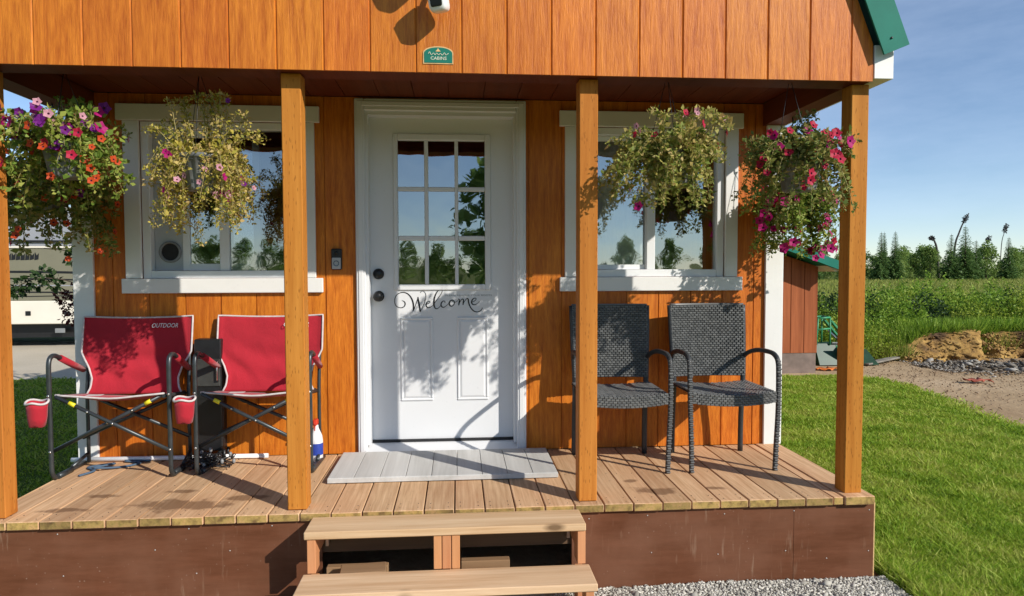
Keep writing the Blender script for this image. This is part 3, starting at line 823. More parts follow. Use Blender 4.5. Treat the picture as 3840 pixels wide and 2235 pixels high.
for (x, z) in ((2.045, 2.186), (1.93, 2.47), (1.80, 2.80)):
    b = MB(); b.lathe([(.0055, -.0465), (.0055, -.050), (.003, -.053)], 8, (x, 0, z), 'y'); cb(b, 'screw', M_BLACK, roof)
b = MB(); b.box(1.9955, 2.091, .003, 6.1, 2.0115, 2.168, .002)
cb(b, 'eave_fascia', M_WHITE)
b = MB(); b.box(2 * XC - 2.091, 2 * XC - 1.9995, .003, 6.1, 2.0115, 2.168, .002); cb(b, 'eave_fascia', M_WHITE)

# ---- door
YD = 1.120
LX0, LX1, LZ0, LZ1 = -.350, .222, .998, 1.931       # hole in the slab
b = MB()
b.box(-.508, LX0, YD, YD + .042, .062, 2.040); b.box(LX1, .380, YD, YD + .042, .062, 2.040)
b.box(LX0, LX1, YD, YD + .042, .062, LZ0); b.box(LX0, LX1, YD, YD + .042, LZ1, 2.040)
door = cb(b, 'door', M_DOORW)
b = MB()
fx0, fx1, fz0, fz1 = -.362, .234, .986, 1.942; gx0, gx1, gz0, gz1 = -.334, .198, 1.022, 1.902
for q in ((fx0, gx0, fz0, fz1), (gx1, fx1, fz0, fz1), (gx0, gx1, fz0, gz0), (gx0, gx1, gz1, fz1)):
    b.box(q[0], q[1], YD - .012, YD + .03, q[2], q[3], .005)
cb(b, 'lite_frame', M_DOORW, door)
vb = [(-.173, -.149), (.012, .034)]; hb = [(1.594, 1.620), (1.292, 1.321)]
for a, c in vb: b = MB(); b.box(a, c, YD - .007, YD + .022, gz0 + .0005, gz1 - .0005, .004); cb(b, 'muntin', M_DOORW, door)
xc = [gx0, vb[0][0], vb[0][1], vb[1][0], vb[1][1], gx1]; zc = [gz0, hb[0][1], hb[1][1], gz1]
for a, c in hb:
    for k in range(3):
        b = MB(); b.box(xc[2 * k] + .0005, xc[2 * k + 1] - .0005, YD - .006, YD + .021, a, c, .004); cb(b, 'muntin', M_DOORW, door)
zr = [gz0, hb[1][0], hb[1][1], hb[0][0], hb[0][1], gz1]
for k in range(3):
    for j in range(3):
        b = MB(); t1, t2 = random.uniform(-.0006, .0006), random.uniform(-.0006, .0006)
        x0, x1, z0, z1 = xc[2 * k] - .002, xc[2 * k + 1] + .002, zr[2 * j] - .002, zr[2 * j + 1] + .002
        n = b.verts([(x0, YD + .010 + t1, z0), (x1, YD + .010 + t2, z0), (x1, YD + .010 - t1, z1), (x0, YD + .010 - t2, z1)])
        b.face([n, n + 1, n + 2, n + 3]); cb(b, 'pane', M_GLASS, door)
# raised mouldings of the two lower panels
for (x0, x1) in ((-.326, -.126), (.022, .216)):
    z0, z1 = .300, .820
    b = MB()
    for (q, d) in (((x0, x1, z0, z0 + .016), 0), ((x0, x1, z1 - .016, z1), 0), ((x0, x0 + .016, z0 + .016, z1 - .016), 0), ((x1 - .016, x1, z0 + .016, z1 - .016), 0)):
        b.box(q[0], q[1], YD - .008, YD + .004, q[2], q[3], .005)
    # bevelled field
    xi0, xi1, zi0, zi1 = x0 + .030, x1 - .030, z0 + .030, z1 - .030
    n = b.verts([(xi0 - .014, YD - .0005, zi0 - .014), (xi1 + .014, YD - .0005, zi0 - .014), (xi1 + .014, YD - .0005, zi1 + .014), (xi0 - .014, YD - .0005, zi1 + .014),
                 (xi0, YD - .007, zi0), (xi1, YD - .007, zi0), (xi1, YD - .007, zi1), (xi0, YD - .007, zi1)])
    for q in ((0, 1, 5, 4), (1, 2, 6, 5), (2, 3, 7, 6), (3, 0, 4, 7), (4, 5, 6, 7)): b.face([n + k for k in q])
    cb(b, 'door_panel', M_DOORW, door)
b = MB(); b.lathe([(.033, YD - .001), (.033, YD - .010), (.026, YD - .016), (.024, YD - .022), (.008, YD - .024)], 24, (-.455, 0, 1.088), 'y'); cb(b, 'deadbolt', M_BLACK, door)
b = MB(); b.lathe([(.033, YD - .001), (.033, YD - .008), (.014, YD - .014), (.013, YD - .034), (.026, YD - .042), (.030, YD - .054), (.024, YD - .066), (.006, YD - .070)], 24, (-.455, 0, .951), 'y'); cb(b, 'door_knob', M_BLACK, door)
b = MB(); b.box(-.503, .370, YD - .012, YD + .03, .047, .0618); cb(b, 'door_sweep', M_BLACKRUB, door)
b = MB(); b.prism([(W - .045, .003), (YD + .04, .003), (YD + .04, .046), (YD - .02, .044), (W - .045, .018)], -.531, .3985, 'x'); cb(b, 'threshold', M_DOORW, door)
# jambs and brickmould
b = MB()
b.box(-.5310, -.503, W - .004, YD + .05, .047, 2.0665, .002); b.box(.370, .3985, W - .004, YD + .05, .047, 2.0665, .002); b.box(-.503, .370, W - .004, YD + .05, 2.034, 2.0662, .002)
cb(b, 'door_jamb', M_DOORW, door)
b = MB()
for q in ((-.577, -.520, .004, 2.128), (.386, .443, .004, 2.128), (-.520, .386, 2.056, 2.128)):
    b.box(q[0], q[1], W - .026, W - .0045, q[2], q[3], .006)
b.box(-.590 + .028, -.520 - .014, W - .032, W - .026, .006, 2.112, .003); b.box(.386 + .014, .443 - .014, W - .032, W - .026, .006, 2.112, .003)
b.box(-.534, .400, W - .032, W - .026, 2.082, 2.110, .003)
cb(b, 'door_casing', M_DOORW, door)

# ---- "Welcome" in black script, traced as pen strokes (x, y, half width in sheet units)
STROKES = [
 [(330, 310, 4), (372, 330, 9), (395, 372, 12), (380, 425, 10), (330, 455, 8), (270, 450, 7), (215, 415, 7), (188, 350, 7), (190, 280, 7), (225, 205, 7), (290, 160, 8), (370, 150, 9), (440, 175, 11), (500, 235, 13), (545, 330, 15), (560, 430, 15), (552, 530, 10)],
 [(552, 530, 7), (590, 440, 7), (630, 330, 8), (655, 245, 8)],
 [(650, 250, 12), (665, 350, 16), (682, 450, 16), (695, 545, 11)],
 [(695, 545, 6), (740, 460, 6), (785, 350, 6), (808, 250, 6), (800, 180, 6), (770, 140, 5), (730, 130, 5), (698, 160, 7)],
 [(800, 405, 5), (850, 385, 6), (890, 355, 7), (880, 335, 7), (850, 340, 9), (822, 375, 11), (815, 425, 12), (840, 462, 10), (885, 462, 7), (930, 435, 5), (965, 400, 5)],
 [(965, 400, 5), (1020, 320, 6), (1085, 235, 6), (1130, 160, 6), (1132, 115, 6), (1105, 98, 6), (1060, 120, 8), (1010, 190, 12), (975, 290, 15), (968, 400, 15), (985, 465, 12), (1020, 490, 9), (1065, 470, 6), (1105, 425, 5)],
 [(1190, 375, 8), (1185, 345, 7), (1155, 338, 9), (1120, 370, 12), (1110, 415, 13), (1130, 455, 11), (1170, 462, 8), (1220, 430, 5), (1265, 390, 5)],
 [(1330, 320, 9), (1290, 345, 13), (1275, 390, 14), (1290, 432, 12), (1325, 445, 9), (1365, 415, 8), (1380, 370, 8), (1365, 330, 8), (1335, 318, 7), (1345, 350, 5), (1400, 365, 5), (1450, 330, 5)],
 [(1455, 300, 8), (1478, 320, 11), (1472, 380, 13), (1465, 430, 10)], [(1468, 410, 5), (1500, 345, 6), (1535, 305, 8), (1560, 325, 11), (1556, 380, 12), (1550, 425, 10)],
 [(1553, 405, 5), (1590, 340, 6), (1630, 297, 8), (1655, 310, 11), (1662, 370, 13), (1685, 440, 12), (1725, 510, 11), (1785, 560, 10), (1850, 570, 8), (1905, 545, 7), (1935, 510, 6), (1935, 485, 6)],
 [(1725, 375, 5), (1780, 350, 6), (1815, 315, 7), (1805, 292, 7), (1770, 295, 9), (1735, 330, 12), (1725, 380, 13), (1750, 418, 11), (1795, 422, 8), (1845, 395, 5), (1885, 358, 4)],
]
def sheet(x, y):   # sheet units to the door's face
    return (-.3605 + (x - 185) * (.540 / 1755.0), .992 - (y - 98) * (.540 / 1755.0) + (x - 1000) * .000004)
b = MB()
for k_, st in enumerate(STROKES):
    sp = smooth_path(st, 5); n = len(sp); yy = YD - .0009 - .00008 * k_
    Lp, Rp = [], []
    for i in range(n):
        p0 = np.array(sp[max(0, i - 1)][:2]); p1 = np.array(sp[min(n - 1, i + 1)][:2]); d = p1 - p0; d = d / (np.linalg.norm(d) + 1e-9)
        nn = np.array([-d[1], d[0]]); w_ = sp[i][2] * 1.05
        Lp.append(sheet(*(np.array(sp[i][:2]) + nn * w_))); Rp.append(sheet(*(np.array(sp[i][:2]) - nn * w_)))
    base = b.verts([(x, yy, z) for x, z in Lp] + [(x, yy, z) for x, z in Rp])
    for i in range(n - 1): b.face([base + i, base + i + 1, base + n + i + 1, base + n + i])
cb(b, 'lettering', M_INK, door)
t_ = text_mesh('PLEASE REMOVE YOUR BOOTS', .0135, 'small_lettering', M_GREY, door, (.095 - XC, YD - .0012 - 3.0, .953), (R(90), 0, 0), .0002, sx=1.55)

# ---- windows
def window(x0, x1, hx0, hx1, sx0, sx1, left):
    """x0, x1: inner edges of the casing (outer edges of the vinyl frame)"""
    z0, z1 = 1.065, 1.980; f = .046
    b = MB()
    for q in ((x0, x0 + f, z0, z1), (x1 - f, x1, z0, z1), (x0 + f, x1 - f, z0, z0 + f), (x0 + f, x1 - f, z1 - f + .004, z1)):
        b.box(q[0], q[1], W + .004, W + .085, q[2], q[3], .003)
    win = cb(b, 'window', M_VINYL)
    xm = (x0 + x1) / 2
    gz0_, gz1_ = z0 + f, z1 - f + .004
    b = MB(); b.box(xm - .027, xm + .027, W + .016, W + .070, gz0_ + .0005, gz1_ - .0005, .003); cb(b, 'mullion', M_VINYL, win)
    # casing boards
    b = MB(); b.box(hx0, hx1, W - .026, W - .0012, 1.981, 2.075, .003); cb(b, 'head_casing', M_WHITE, win)
    for (a, c) in ((hx0 + .034, x0 + .001), (x1 - .001, hx1 - .030)):
        b = MB(); b.box(a, c, W - .020, W - .0012, 1.0665, 1.9795, .003); cb(b, 'side_casing', M_WHITE, win)
    b = MB(); b.box(sx0, sx1, W - .028, W - .0012, .979, 1.065, .003); cb(b, 'sill', M_WHITE, win)
    def pane(a, c, y, zz0=gz0_, zz1=gz1_):
        b = MB(); t1, t2 = random.uniform(-.0015, .0015), random.uniform(-.0015, .0015)
        n = b.verts([(a, y + t1, zz0), (c, y + t2, zz0), (c, y - t1, zz1), (a, y - t2, zz1)]); b.face([n, n + 1, n + 2, n + 3]); cb(b, 'pane', M_GLASS, win)
    def sash(a, c, y, s=.040):
        b = MB(); za, zb = gz0_ + .001, gz1_ - .001
        for q in ((a, a + s, za, zb), (c - s, c, za, zb), (a + s, c - s, za, za + s), (a + s, c - s, zb - s, zb)): b.box(q[0], q[1], y, y + .026, q[2], q[3], .002)
        cb(b, 'sash', M_VINYL, win); pane(a + s - .002, c - s + .002, y + .013, za + s - .002, zb - s + .002)
    if left:
        sash(-1.600, -1.149, W + .050)                     # sliding sash, half open
        pane(xm + .026, x1 - f + .002, W + .036)           # fixed right light
        # grey panel with a round vent port closing the gap
        b = MB(); za, zb = gz0_ + .001, gz1_ - .001
        b.box(x0 + f + .001, -1.6005, W + .056, W + .070, za, zb, .002); vp = cb(b, 'vent_panel', M_LTGREY, win)
        cxp, czp = -1.672, 1.222
        b = MB(); b.lathe([(.064, W + .0555), (.064, W + .044), (.052, W + .040), (.050, W + .052)], 28, (cxp, 0, czp), 'y', cap=False); cb(b, 'vent_port', M_GREY, win)
        b = MB(); b.lathe([(.0505, W + .0553), (.0505, W + .0545)], 28, (cxp, 0, czp), 'y'); cb(b, 'vent_opening', M_BLACKRUB, win)
    else:
        pane(xm + .026, x1 - f + .002, W + .036)
        sash(x0 + f + .0005, xm + .012, W + .050, .030)
        b = MB(); n_ = 40; xa, xb = x0 + f, xm - .02
        base = b.verts([(xa + (xb - xa) * i / n_, W + .135 + .010 * math.sin(i * 1.1) + .005 * math.sin(i * .37), z) for z in (z0 + .03, z1 - .02) for i in range(n_ + 1)])
        for i in range(n_): b.face([base + i, base + i + 1, base + n_ + 2 + i, base + n_ + 1 + i], 0, True)
        cb(b, 'curtain', M_CURTAIN, win)
    return win
window(-1.809, -.889, -1.932, -.782, -1.919, -.772, True)
window(.765, 1.690, .649, 1.799, .651, 1.800, False)

# ================================================================== STEPS
st_o = (-.02, -.16, G)
steps = thing('porch_steps', 'new pale lumber steps with two open treads below the door', 'steps', st_o)
def sb(b, name, mat, parent=None): return b.build(name, mat, parent or steps, st_o)
for (x0, x1, y0, y1, zt) in ((-.642, .591, -.160, .024, -.017), (-.648, .606, -.348, -.152, -.203)):
    b = MB(); b.box(x0, x1, y0, y1, zt - .034, zt, .004); sb(b, 'tread', M_STEP)
LEGY = -.152
def leg(x0, x1, y0, y1, z0, z1): b = MB(); b.box(x0, x1, y0, y1, z0, z1, .002); sb(b, 'leg', M_STEPLEG)
for (x0, x1) in ((-.630, -.594), (.554, .590), (-.085, -.0505), (-.0475, -.0085), (-.0055, .030)):
    leg(x0, x1, LEGY, LEGY + .085, -.2022, -.0515)
    leg(x0, x1, LEGY, LEGY + .085, G, -.2375)
for (x0, x1) in ((-.632, -.596), (.556, .592), (-.047, -.010)):
    leg(x0, x1, -.340, -.255, G, -.2375)
for xx in (-.630, .554):                                       # stringers back to the skirting
    b = MB(); b.box(xx + .0005, xx + .0355, LEGY + .0855, .049, -.142, -.0515); sb(b, 'stringer', M_STEPLEG)
for xx in (-.585, .535):                                       # galvanised angle brackets
    b = MB(); b.box(xx, xx + .014, .028, .050, -.155, -.056); sb(b, 'bracket', M_STEEL)

for (x0, x1, y0, y1, z1, rz, lab) in ((-.50, -.30, -.13, -.03, -.214, .08, 'short board end lying on a block under the left half of the steps'),
                             (-.58, -.30, .005, .045, -.246, .0, 'low lumber offcut leaning at the skirting under the left half of the steps'),
                             (.035, .262, .0, .045, -.238, .0, 'square lumber offcut standing under the right half of the steps')):
    b = MB(); M_ = Matrix.Translation(((x0 + x1) / 2, (y0 + y1) / 2, 0)) @ Matrix.Rotation(rz, 4, 'Z')
    b.box(-(x1 - x0) / 2, (x1 - x0) / 2, -(y1 - y0) / 2, (y1 - y0) / 2, G, z1, .003, 0, M_)
    tag(b.build('lumber_offcut', M_SCRAP), lab, 'lumber')

# ================================================================== WHITE PLANK DOOR MAT
mat_o = (-.05, .70, 0)
dm = thing('door_mat', 'whitewashed plank platform lying before the front door', 'door mat', mat_o)
x0, x1 = -.655, .556; N = 9
for i in range(N):
    a = x0 + (x1 - x0) * i / N; c = x0 + (x1 - x0) * (i + 1) / N
    b = MB(); b.box(a + .0012, c - .0012, .452 + random.uniform(-.002, .002), .955, .006, .031, .002); b.build('plank', M_MATW, dm, mat_o)
b = MB(); b.box(x0, x1, .449, .462, .004, .0295, .002); b.build('edge_strip', M_MATW, dm, mat_o)
b = MB(); b.box(x0 + .02, x1 - .02, .47, .95, .0025, .0055); b.build('underlay', M_BLACKRUB, dm, mat_o)

# ================================================================== RED ROCKING CHAIRS
def solid(o, th, off=0.0):
    m = o.modifiers.new('thickness', 'SOLIDIFY'); m.thickness = th; m.offset = off; return o
def grid_obj(name, fn, nu, nv, mat, parent, th=.004):
    b = MB(); base = b.verts([fn(i / (nu - 1), j / (nv - 1)) for j in range(nv) for i in range(nu)])
    for j in range(nv - 1):
        for i in range(nu - 1): b.face([base + j * nu + i, base + j * nu + i + 1, base + (j + 1) * nu + i + 1, base + (j + 1) * nu + i], 0, True)
    return solid(b.build(name, mat, parent), th)
def make_rocker(label):
    t = thing('rocking_chair', label, 'chair', (0, 0, 0), 'red folding rocking chairs')
    hw = .303
    for s in (-1, 1):
        p = [(s * .290, .352, .548), (s * .296, .22, .600), (s * hw, .10, .650), (s * hw, .055, .662), (s * hw, .022, .655), (s * hw, .004, .628), (s * hw, .0, .56), (s * hw, .0, .30), (s * hw, .0, .085), (s * hw, .006, .040), (s * hw, .030, .015), (s * hw, .075, .011), (s * hw, .36, .011)]
        b = MB(); b.tube(smooth_path(p, 3), .0125, 10); b.build('side_frame', M_FRAME, t)
        b = MB(); b.tube([(s * .2905, .350, .5487), (s * .2963, .215, .6017), (s * .3018, .118, .6430)], [.0165, .0185, .0175], 10); b.build('arm_pad', M_RED, t)
        b = MB(); b.tube([(s * .284, .436, .842), (s * .280, .392, .60), (s * .280, .362, .42), (s * .280, .362, .20), (s * .282, .366, .012)], .0105, 8); b.build('rear_post', M_FRAME, t)
        b = MB(); b.tube([(s * .272, .008, .445), (s * .270, .335, .405)], .0115, 8); b.build('seat_rail', M_FRAME, t)
        # spring piston to the rocker rail
        b = MB(); b.tube([(s * .285, .350, .060), (s * .296, .200, .026)], .010, 8); b.tube([(s * .296, .19, .012), (s * .299, .05, .012)], .016, 8); b.build('rocker_spring', M_FRAME, t)
    # scissor braces, front and rear
    for (y, sg) in ((-.014, 1), (.012, -1), (.315, 1), (.338, -1)):
        b = MB(); z0, z1 = .158, .452 - (.04 if y > .2 else 0)
        b.tube([(sg * hw * .985, y, z0), (-sg * .268, y + .006, z1)], .0105, 8); br = b.build('cross_brace', M_FRAME, t)
        if y < .2:
            d = Vector((-sg * .268 - sg * hw, .006, z1 - z0)); p1 = Vector((-sg * .268, y + .006, z1))
            a_ = p1 - d * .17; c_ = p1 - d * .115
            b = MB(); b.tube([a_, c_], .0114, 8); b.build('yellow_label', M_YELLOW, t)
            b = MB()
            for q in (.28, .5):
                c0 = p1 - d * q; b.lathe([(.0055, -.0125), (.0055, -.0145), (.002, -.0165)], 8, (c0.x, c0.y, c0.z), 'y')
            b.build('rivet', M_STEEL, t)
    for s in (-1, 1):
        b = MB()
        for z in (.158, .455): b.lathe([(.0065, -.0125), (.0065, -.0155), (.003, -.0175)], 8, (s * hw, 0, z), 'y')
        b.build('rivet', M_STEEL, t)
    # seat
    def seat(u, v):
        x = (u * 2 - 1) * (.272 - .012 * math.sin(math.pi * v)); sag = (1 - (u * 2 - 1) ** 2)
        z = .458 - .046 * v - sag * (.017 + .02 * math.sin(math.pi * v)) + .004 * math.sin(9 * u + 5 * v) * sag
        return (x, .0 + .335 * v - .01 * sag * (1 - v), z)
    st_ = grid_obj('seat', seat, 17, 11, M_RED, t)
    def hwid(z):
        return float(np.interp(z, [.405, .45, .50, .56, .61, .648, .86], [.262, .240, .236, .256, .284, .302, .302]))
    def back(u, v):
        z = .408 + .440 * v; e = (u * 2 - 1); w_ = hwid(z)
        y = .322 + .090 * v + .018 * (1 - e * e) * (.4 + .6 * math.sin(math.pi * min(1, v * .9)))
        wr = .011 * (abs(math.sin(4.5 * e + 7 * v)) ** .6 - .6) * math.exp(-((v - .28) / .22) ** 2) + .0085 * math.sin(17 * v - 5 * e * e + 2 * e) * math.exp(-((v - .42) / .25) ** 2)
        y += wr * (1 - e ** 4)
        zz = z - (.010 * (1 - e * e) if v > .99 else 0)
        return (e * w_, y - .012 * (1 if abs(e) > .97 else 0), zz)
    bk = grid_obj('backrest', back, 33, 31, M_RED, t)
    # grey piping round seat front and backrest outline
    b = MB(); pts = [(x, y - .001, z) for (x, y, z) in (back(0, k / 24) for k in range(25))] + [back(u / 16, 1) for u in range(1, 17)] + [back(1, 1 - k / 24) for k in range(1, 25)]
    b.tube(pts, .0055, 6); b.build('piping', M_PIPING, bk)
    b = MB(); pts = [seat(0, .10), seat(0, .02)] + [seat(k / 12, 0) for k in range(13)] + [seat(1, .02), seat(1, .10)]
    b.tube([(x, y - .004, z + .001) for x, y, z in pts], .0058, 6); b.build('piping', M_PIPING, st_)
    b = MB(); b.box(-.14, -.06, .03, .075, .4465, .4475); b.build('seat_tag', M_PIPING, st_)
    # cup pouch on the left front leg
    cx_, cy_ = -.345, -.040
    b = MB(); prof = [(.047, .428), (.044, .40), (.041, .35), (.036, .31), (.004, .303)]
    b.lathe(prof, 20, (cx_, cy_, 0), 'z', cap=False)
    b.v = [(cx_ + (x - cx_) * (1 + .12 * math.cos(2 * math.atan2(y - cy_, x - cx_))), y, z + .10 * (y - cy_) + .006 * math.sin(3 * math.atan2(y - cy_, x - cx_))) for x, y, z in b.v]
    pou = solid(b.build('cup_pouch', M_RED, t), .003)
    ring = [(cx_ + .049 * math.cos(a) * (1 + .12 * math.cos(2 * a)), cy_ + .049 * math.sin(a), .431 + .0049 * math.sin(a) + .006 * math.sin(3 * a)) for a in [2 * math.pi * k / 24 for k in range(24)]]
    b = MB(); b.tube(ring, .0062, 6, closed=True); b.build('piping', M_PIPING, pou)
    text_mesh('OUTDOOR', .036, 'logo_lettering', M_BOTTLE, bk, (.148, .385, .793), (R(90 - 12), 0, 0), .0008, .25, sx=.80)
    return t
rock = make_rocker('red canvas rocking chair nearer the left corner post')
rock.location = (-1.812, .628, 0); rock.scale = (1, .90, 1); rock.rotation_euler.z = R(0.5)
rock2 = copy_tree(rock); rock2.location = (-1.078, .640, 0); rock2.rotation_euler.z = R(-1.0)
rock2['label'] = 'red canvas rocking chair partly hidden by a porch post'

# ================================================================== WICKER ARMCHAIRS
def make_wicker(label):
    t = thing('wicker_armchair', label, 'chair', (0, 0, 0), 'charcoal wicker armchairs')
    # front legs rising into arms, with woven wrap
    for s in (-1, 1):
        path = smooth_path([(s * .236, .0, .0), (s * .240, -.004, .16), (s * .247, -.006, .34), (s * .250, .0, .52), (s * .250, .008, .600), (s * .249, .040, .633), (s * .247, .10, .645), (s * .242, .24, .640), (s * .232, .345, .615), (s * .222, .395, .585)], 6)
        b = MB(); b.tube(path, .0140, 8); b.v = [(x, y, z) for x, y, z in b.v]; b.build('leg', M_WICKDK, t)
        b = MB(); k = 0
        for i in range(len(path) - 1):
            p = Vector(path[i]); q = Vector(path[i + 1])
            if p.z > .61 or p.y > .03: break
            d = q - p; nst = max(1, int(d.length / .010))
            for j in range(nst):
                c0 = p + d * ((j + .15) / nst); c1 = p + d * ((j + .85) / nst); k += 1
                off = .004 if k % 2 else -.004
                b.beam(c0 + Vector((off * .5, -.0065, 0)), c1 + Vector((off * .5, -.0065, 0)), .023, .020, (0, 1, 0), .003)
        b.build('leg_weave', M_WICKER, t)
    for s in (-1, 1):
        b = MB(); b.tube(smooth_path([(s * .214, .412, .0), (s * .213, .405, .22), (s * .214, .385, .44), (s * .222, .405, .66), (s * .228, .432, .895)], 5), [.0165] * 21, 8)
        b.build('rear_leg', M_WICKDK, t)
    # seat: woven strands front to back over a frame, curved apron in front
    b = MB()
    def seatz(x, y): return .445 - .018 * (1 - (x / .24) ** 2) + .010 * math.sin(math.pi * min(1, y / .40)) * 0
    nrow, ncol = 26, 20
    for r_ in range(nrow):
        y0 = .004 + .385 * r_ / nrow; y1 = .004 + .385 * (r_ + .86) / nrow
        for c in range(-1, ncol):
            x0 = -.232 + .464 * (c + (.5 if r_ % 2 else 0)) / ncol; x1 = x0 + .464 / ncol * .90
            x0, x1 = max(x0, -.232), min(x1, .232)
            if x1 - x0 < .006: continue
            xm_ = (x0 + x1) / 2; z = seatz(xm_, y0)
            b.box(x0, x1, y0, y1, z - .009, z + .0015 * ((c + r_) % 2), .002)
    # apron
    for r_ in range(5):
        for c in range(-1, 20):
            x0 = -.236 + .472 * (c + (.5 if r_ % 2 else 0)) / 20; x1 = x0 + .472 / 20 * .9
            x0, x1 = max(x0, -.236), min(x1, .236)
            if x1 - x0 < .006: continue
            xm_ = (x0 + x1) / 2; e = 1 - (xm_ / .24) ** 2
            zt = .446 - .018 * e - r_ * .0125 - .002; bow = -.016 * e
            b.box(x0, x1, -.014 + bow + .0012 * r_ * 0, .0 + bow, zt - .0112, zt, .002)
    b.build('seat', M_WICKER, t)
    b = MB(); n_ = 12
    for i in range(n_):
        x0 = -.234 + .468 * i / n_; x1 = x0 + .468 / n_; e = 1 - (((x0 + x1) / 2) / .24) ** 2
        b.box(x0, x1, -.010 - .016 * e, .395, .430 - .018 * e, .4345 - .018 * e)
        b.box(x0, x1, -.0105 - .016 * e, -.004 - .016 * e, .384 - .018 * e, .432 - .018 * e)
    b.build('seat_base', M_WICKDK, t)
    # backrest: brick-bond weave on a curved panel
    def bp(x, z):
        v = (z - .47) / .43; return .372 + .050 * v + .030 * (1 - (x / .23) ** 2) + .0
    b = MB(); rows, cols = 32, 19
    for r_ in range(rows):
        z0 = .470 + .424 * r_ / rows; z1 = z0 + .424 / rows * .86
        for c in range(-1, cols):
            w_ = .222 + .006 * (r_ / rows)
            x0 = -w_ + 2 * w_ * (c + (.5 if r_ % 2 else 0)) / cols; x1 = x0 + 2 * w_ / cols * .90
            x0, x1 = max(x0, -w_), min(x1, w_)
            if x1 - x0 < .006: continue
            xm_ = (x0 + x1) / 2
            if z0 < .500 and abs(xm_) > .10 + (z0 - .47) * 3.5: pass
            y_ = bp(xm_, z0); b.box(x0, x1, y_ - .010 - .0016 * ((c + r_) % 2), y_, z0, z1, .0025)
    b.build('backrest', M_WICKER, t)
    b = MB(); ns = 14
    for i in range(ns):
        x0 = -.226 + .452 * i / ns; x1 = x0 + .452 / ns; xm_ = (x0 + x1) / 2
        n = b.verts([(x0, bp(x0, .47) - .001, .468), (x1, bp(x1, .47) - .001, .468), (x1, bp(x1, .895) - .001, .896), (x0, bp(x0, .895) - .001, .896),
                     (x0, bp(x0, .47) + .012, .468), (x1, bp(x1, .47) + .012, .468), (x1, bp(x1, .895) + .012, .896), (x0, bp(x0, .895) + .012, .896)])
        for q in ((0, 1, 2, 3), (4, 7, 6, 5), (3, 2, 6, 7), (0, 4, 5, 1)): b.face([n + k for k in q])
    b.build('back_panel', M_WICKDK, t)
    b = MB(); b.tube([(x, bp(x, .9) + .003, .898) for x in np.linspace(-.228, .228, 13)], .0085, 6); b.build('top_rail', M_WICKER, t)
    return t
wk = make_wicker('charcoal wicker armchair nearer the white corner board')
wk.location = (1.534, .486, 0); wk.rotation_euler.z = R(0)
wk2 = copy_tree(wk); wk2.location = (.928, .490, 0); wk2.rotation_euler.z = R(-1)
wk2['label'] = 'charcoal wicker armchair standing behind a porch post, beside the door'

# ================================================================== HANGING BASKETS
def flower_mesh(mat, name):
    b = MB(); n = 5; segs = 15
    ctr = b.verts([(0, 0, -.55)])
    r1 = b.verts([(.22 * math.cos(2 * math.pi * k / segs), .22 * math.sin(2 * math.pi * k / segs), -.10) for k in range(segs)])
    r2 = b.verts([((.84 + .16 * math.cos(n * 2 * math.pi * k / segs)) * math.cos(2 * math.pi * k / segs), (.86 + .14 * math.cos(n * 2 * math.pi * k / segs)) * math.sin(2 * math.pi * k / segs), .12 + .10 * math.cos(n * 2 * math.pi * k / segs + .6)) for k in range(segs)])
    for k in range(segs):
        k2 = (k + 1) % segs
        b.face([ctr, r1 + k, r1 + k2], 1, True); b.face([r1 + k, r2 + k, r2 + k2, r1 + k2], 0, True)
    me = bpy.data.meshes.new(name); me.from_pydata(b.v, [], b.f); me.materials.append(mat); me.materials.append(M_THROAT); me.polygons.foreach_set('material_index', b.mi); return me
FL = {k: flower_mesh(m, 'flower_' + k) for k, m in dict(mag=M_MAG, purp=M_PURP, orange=M_ORFL, red=M_REDFL, pink=M_PINKFL).items()}
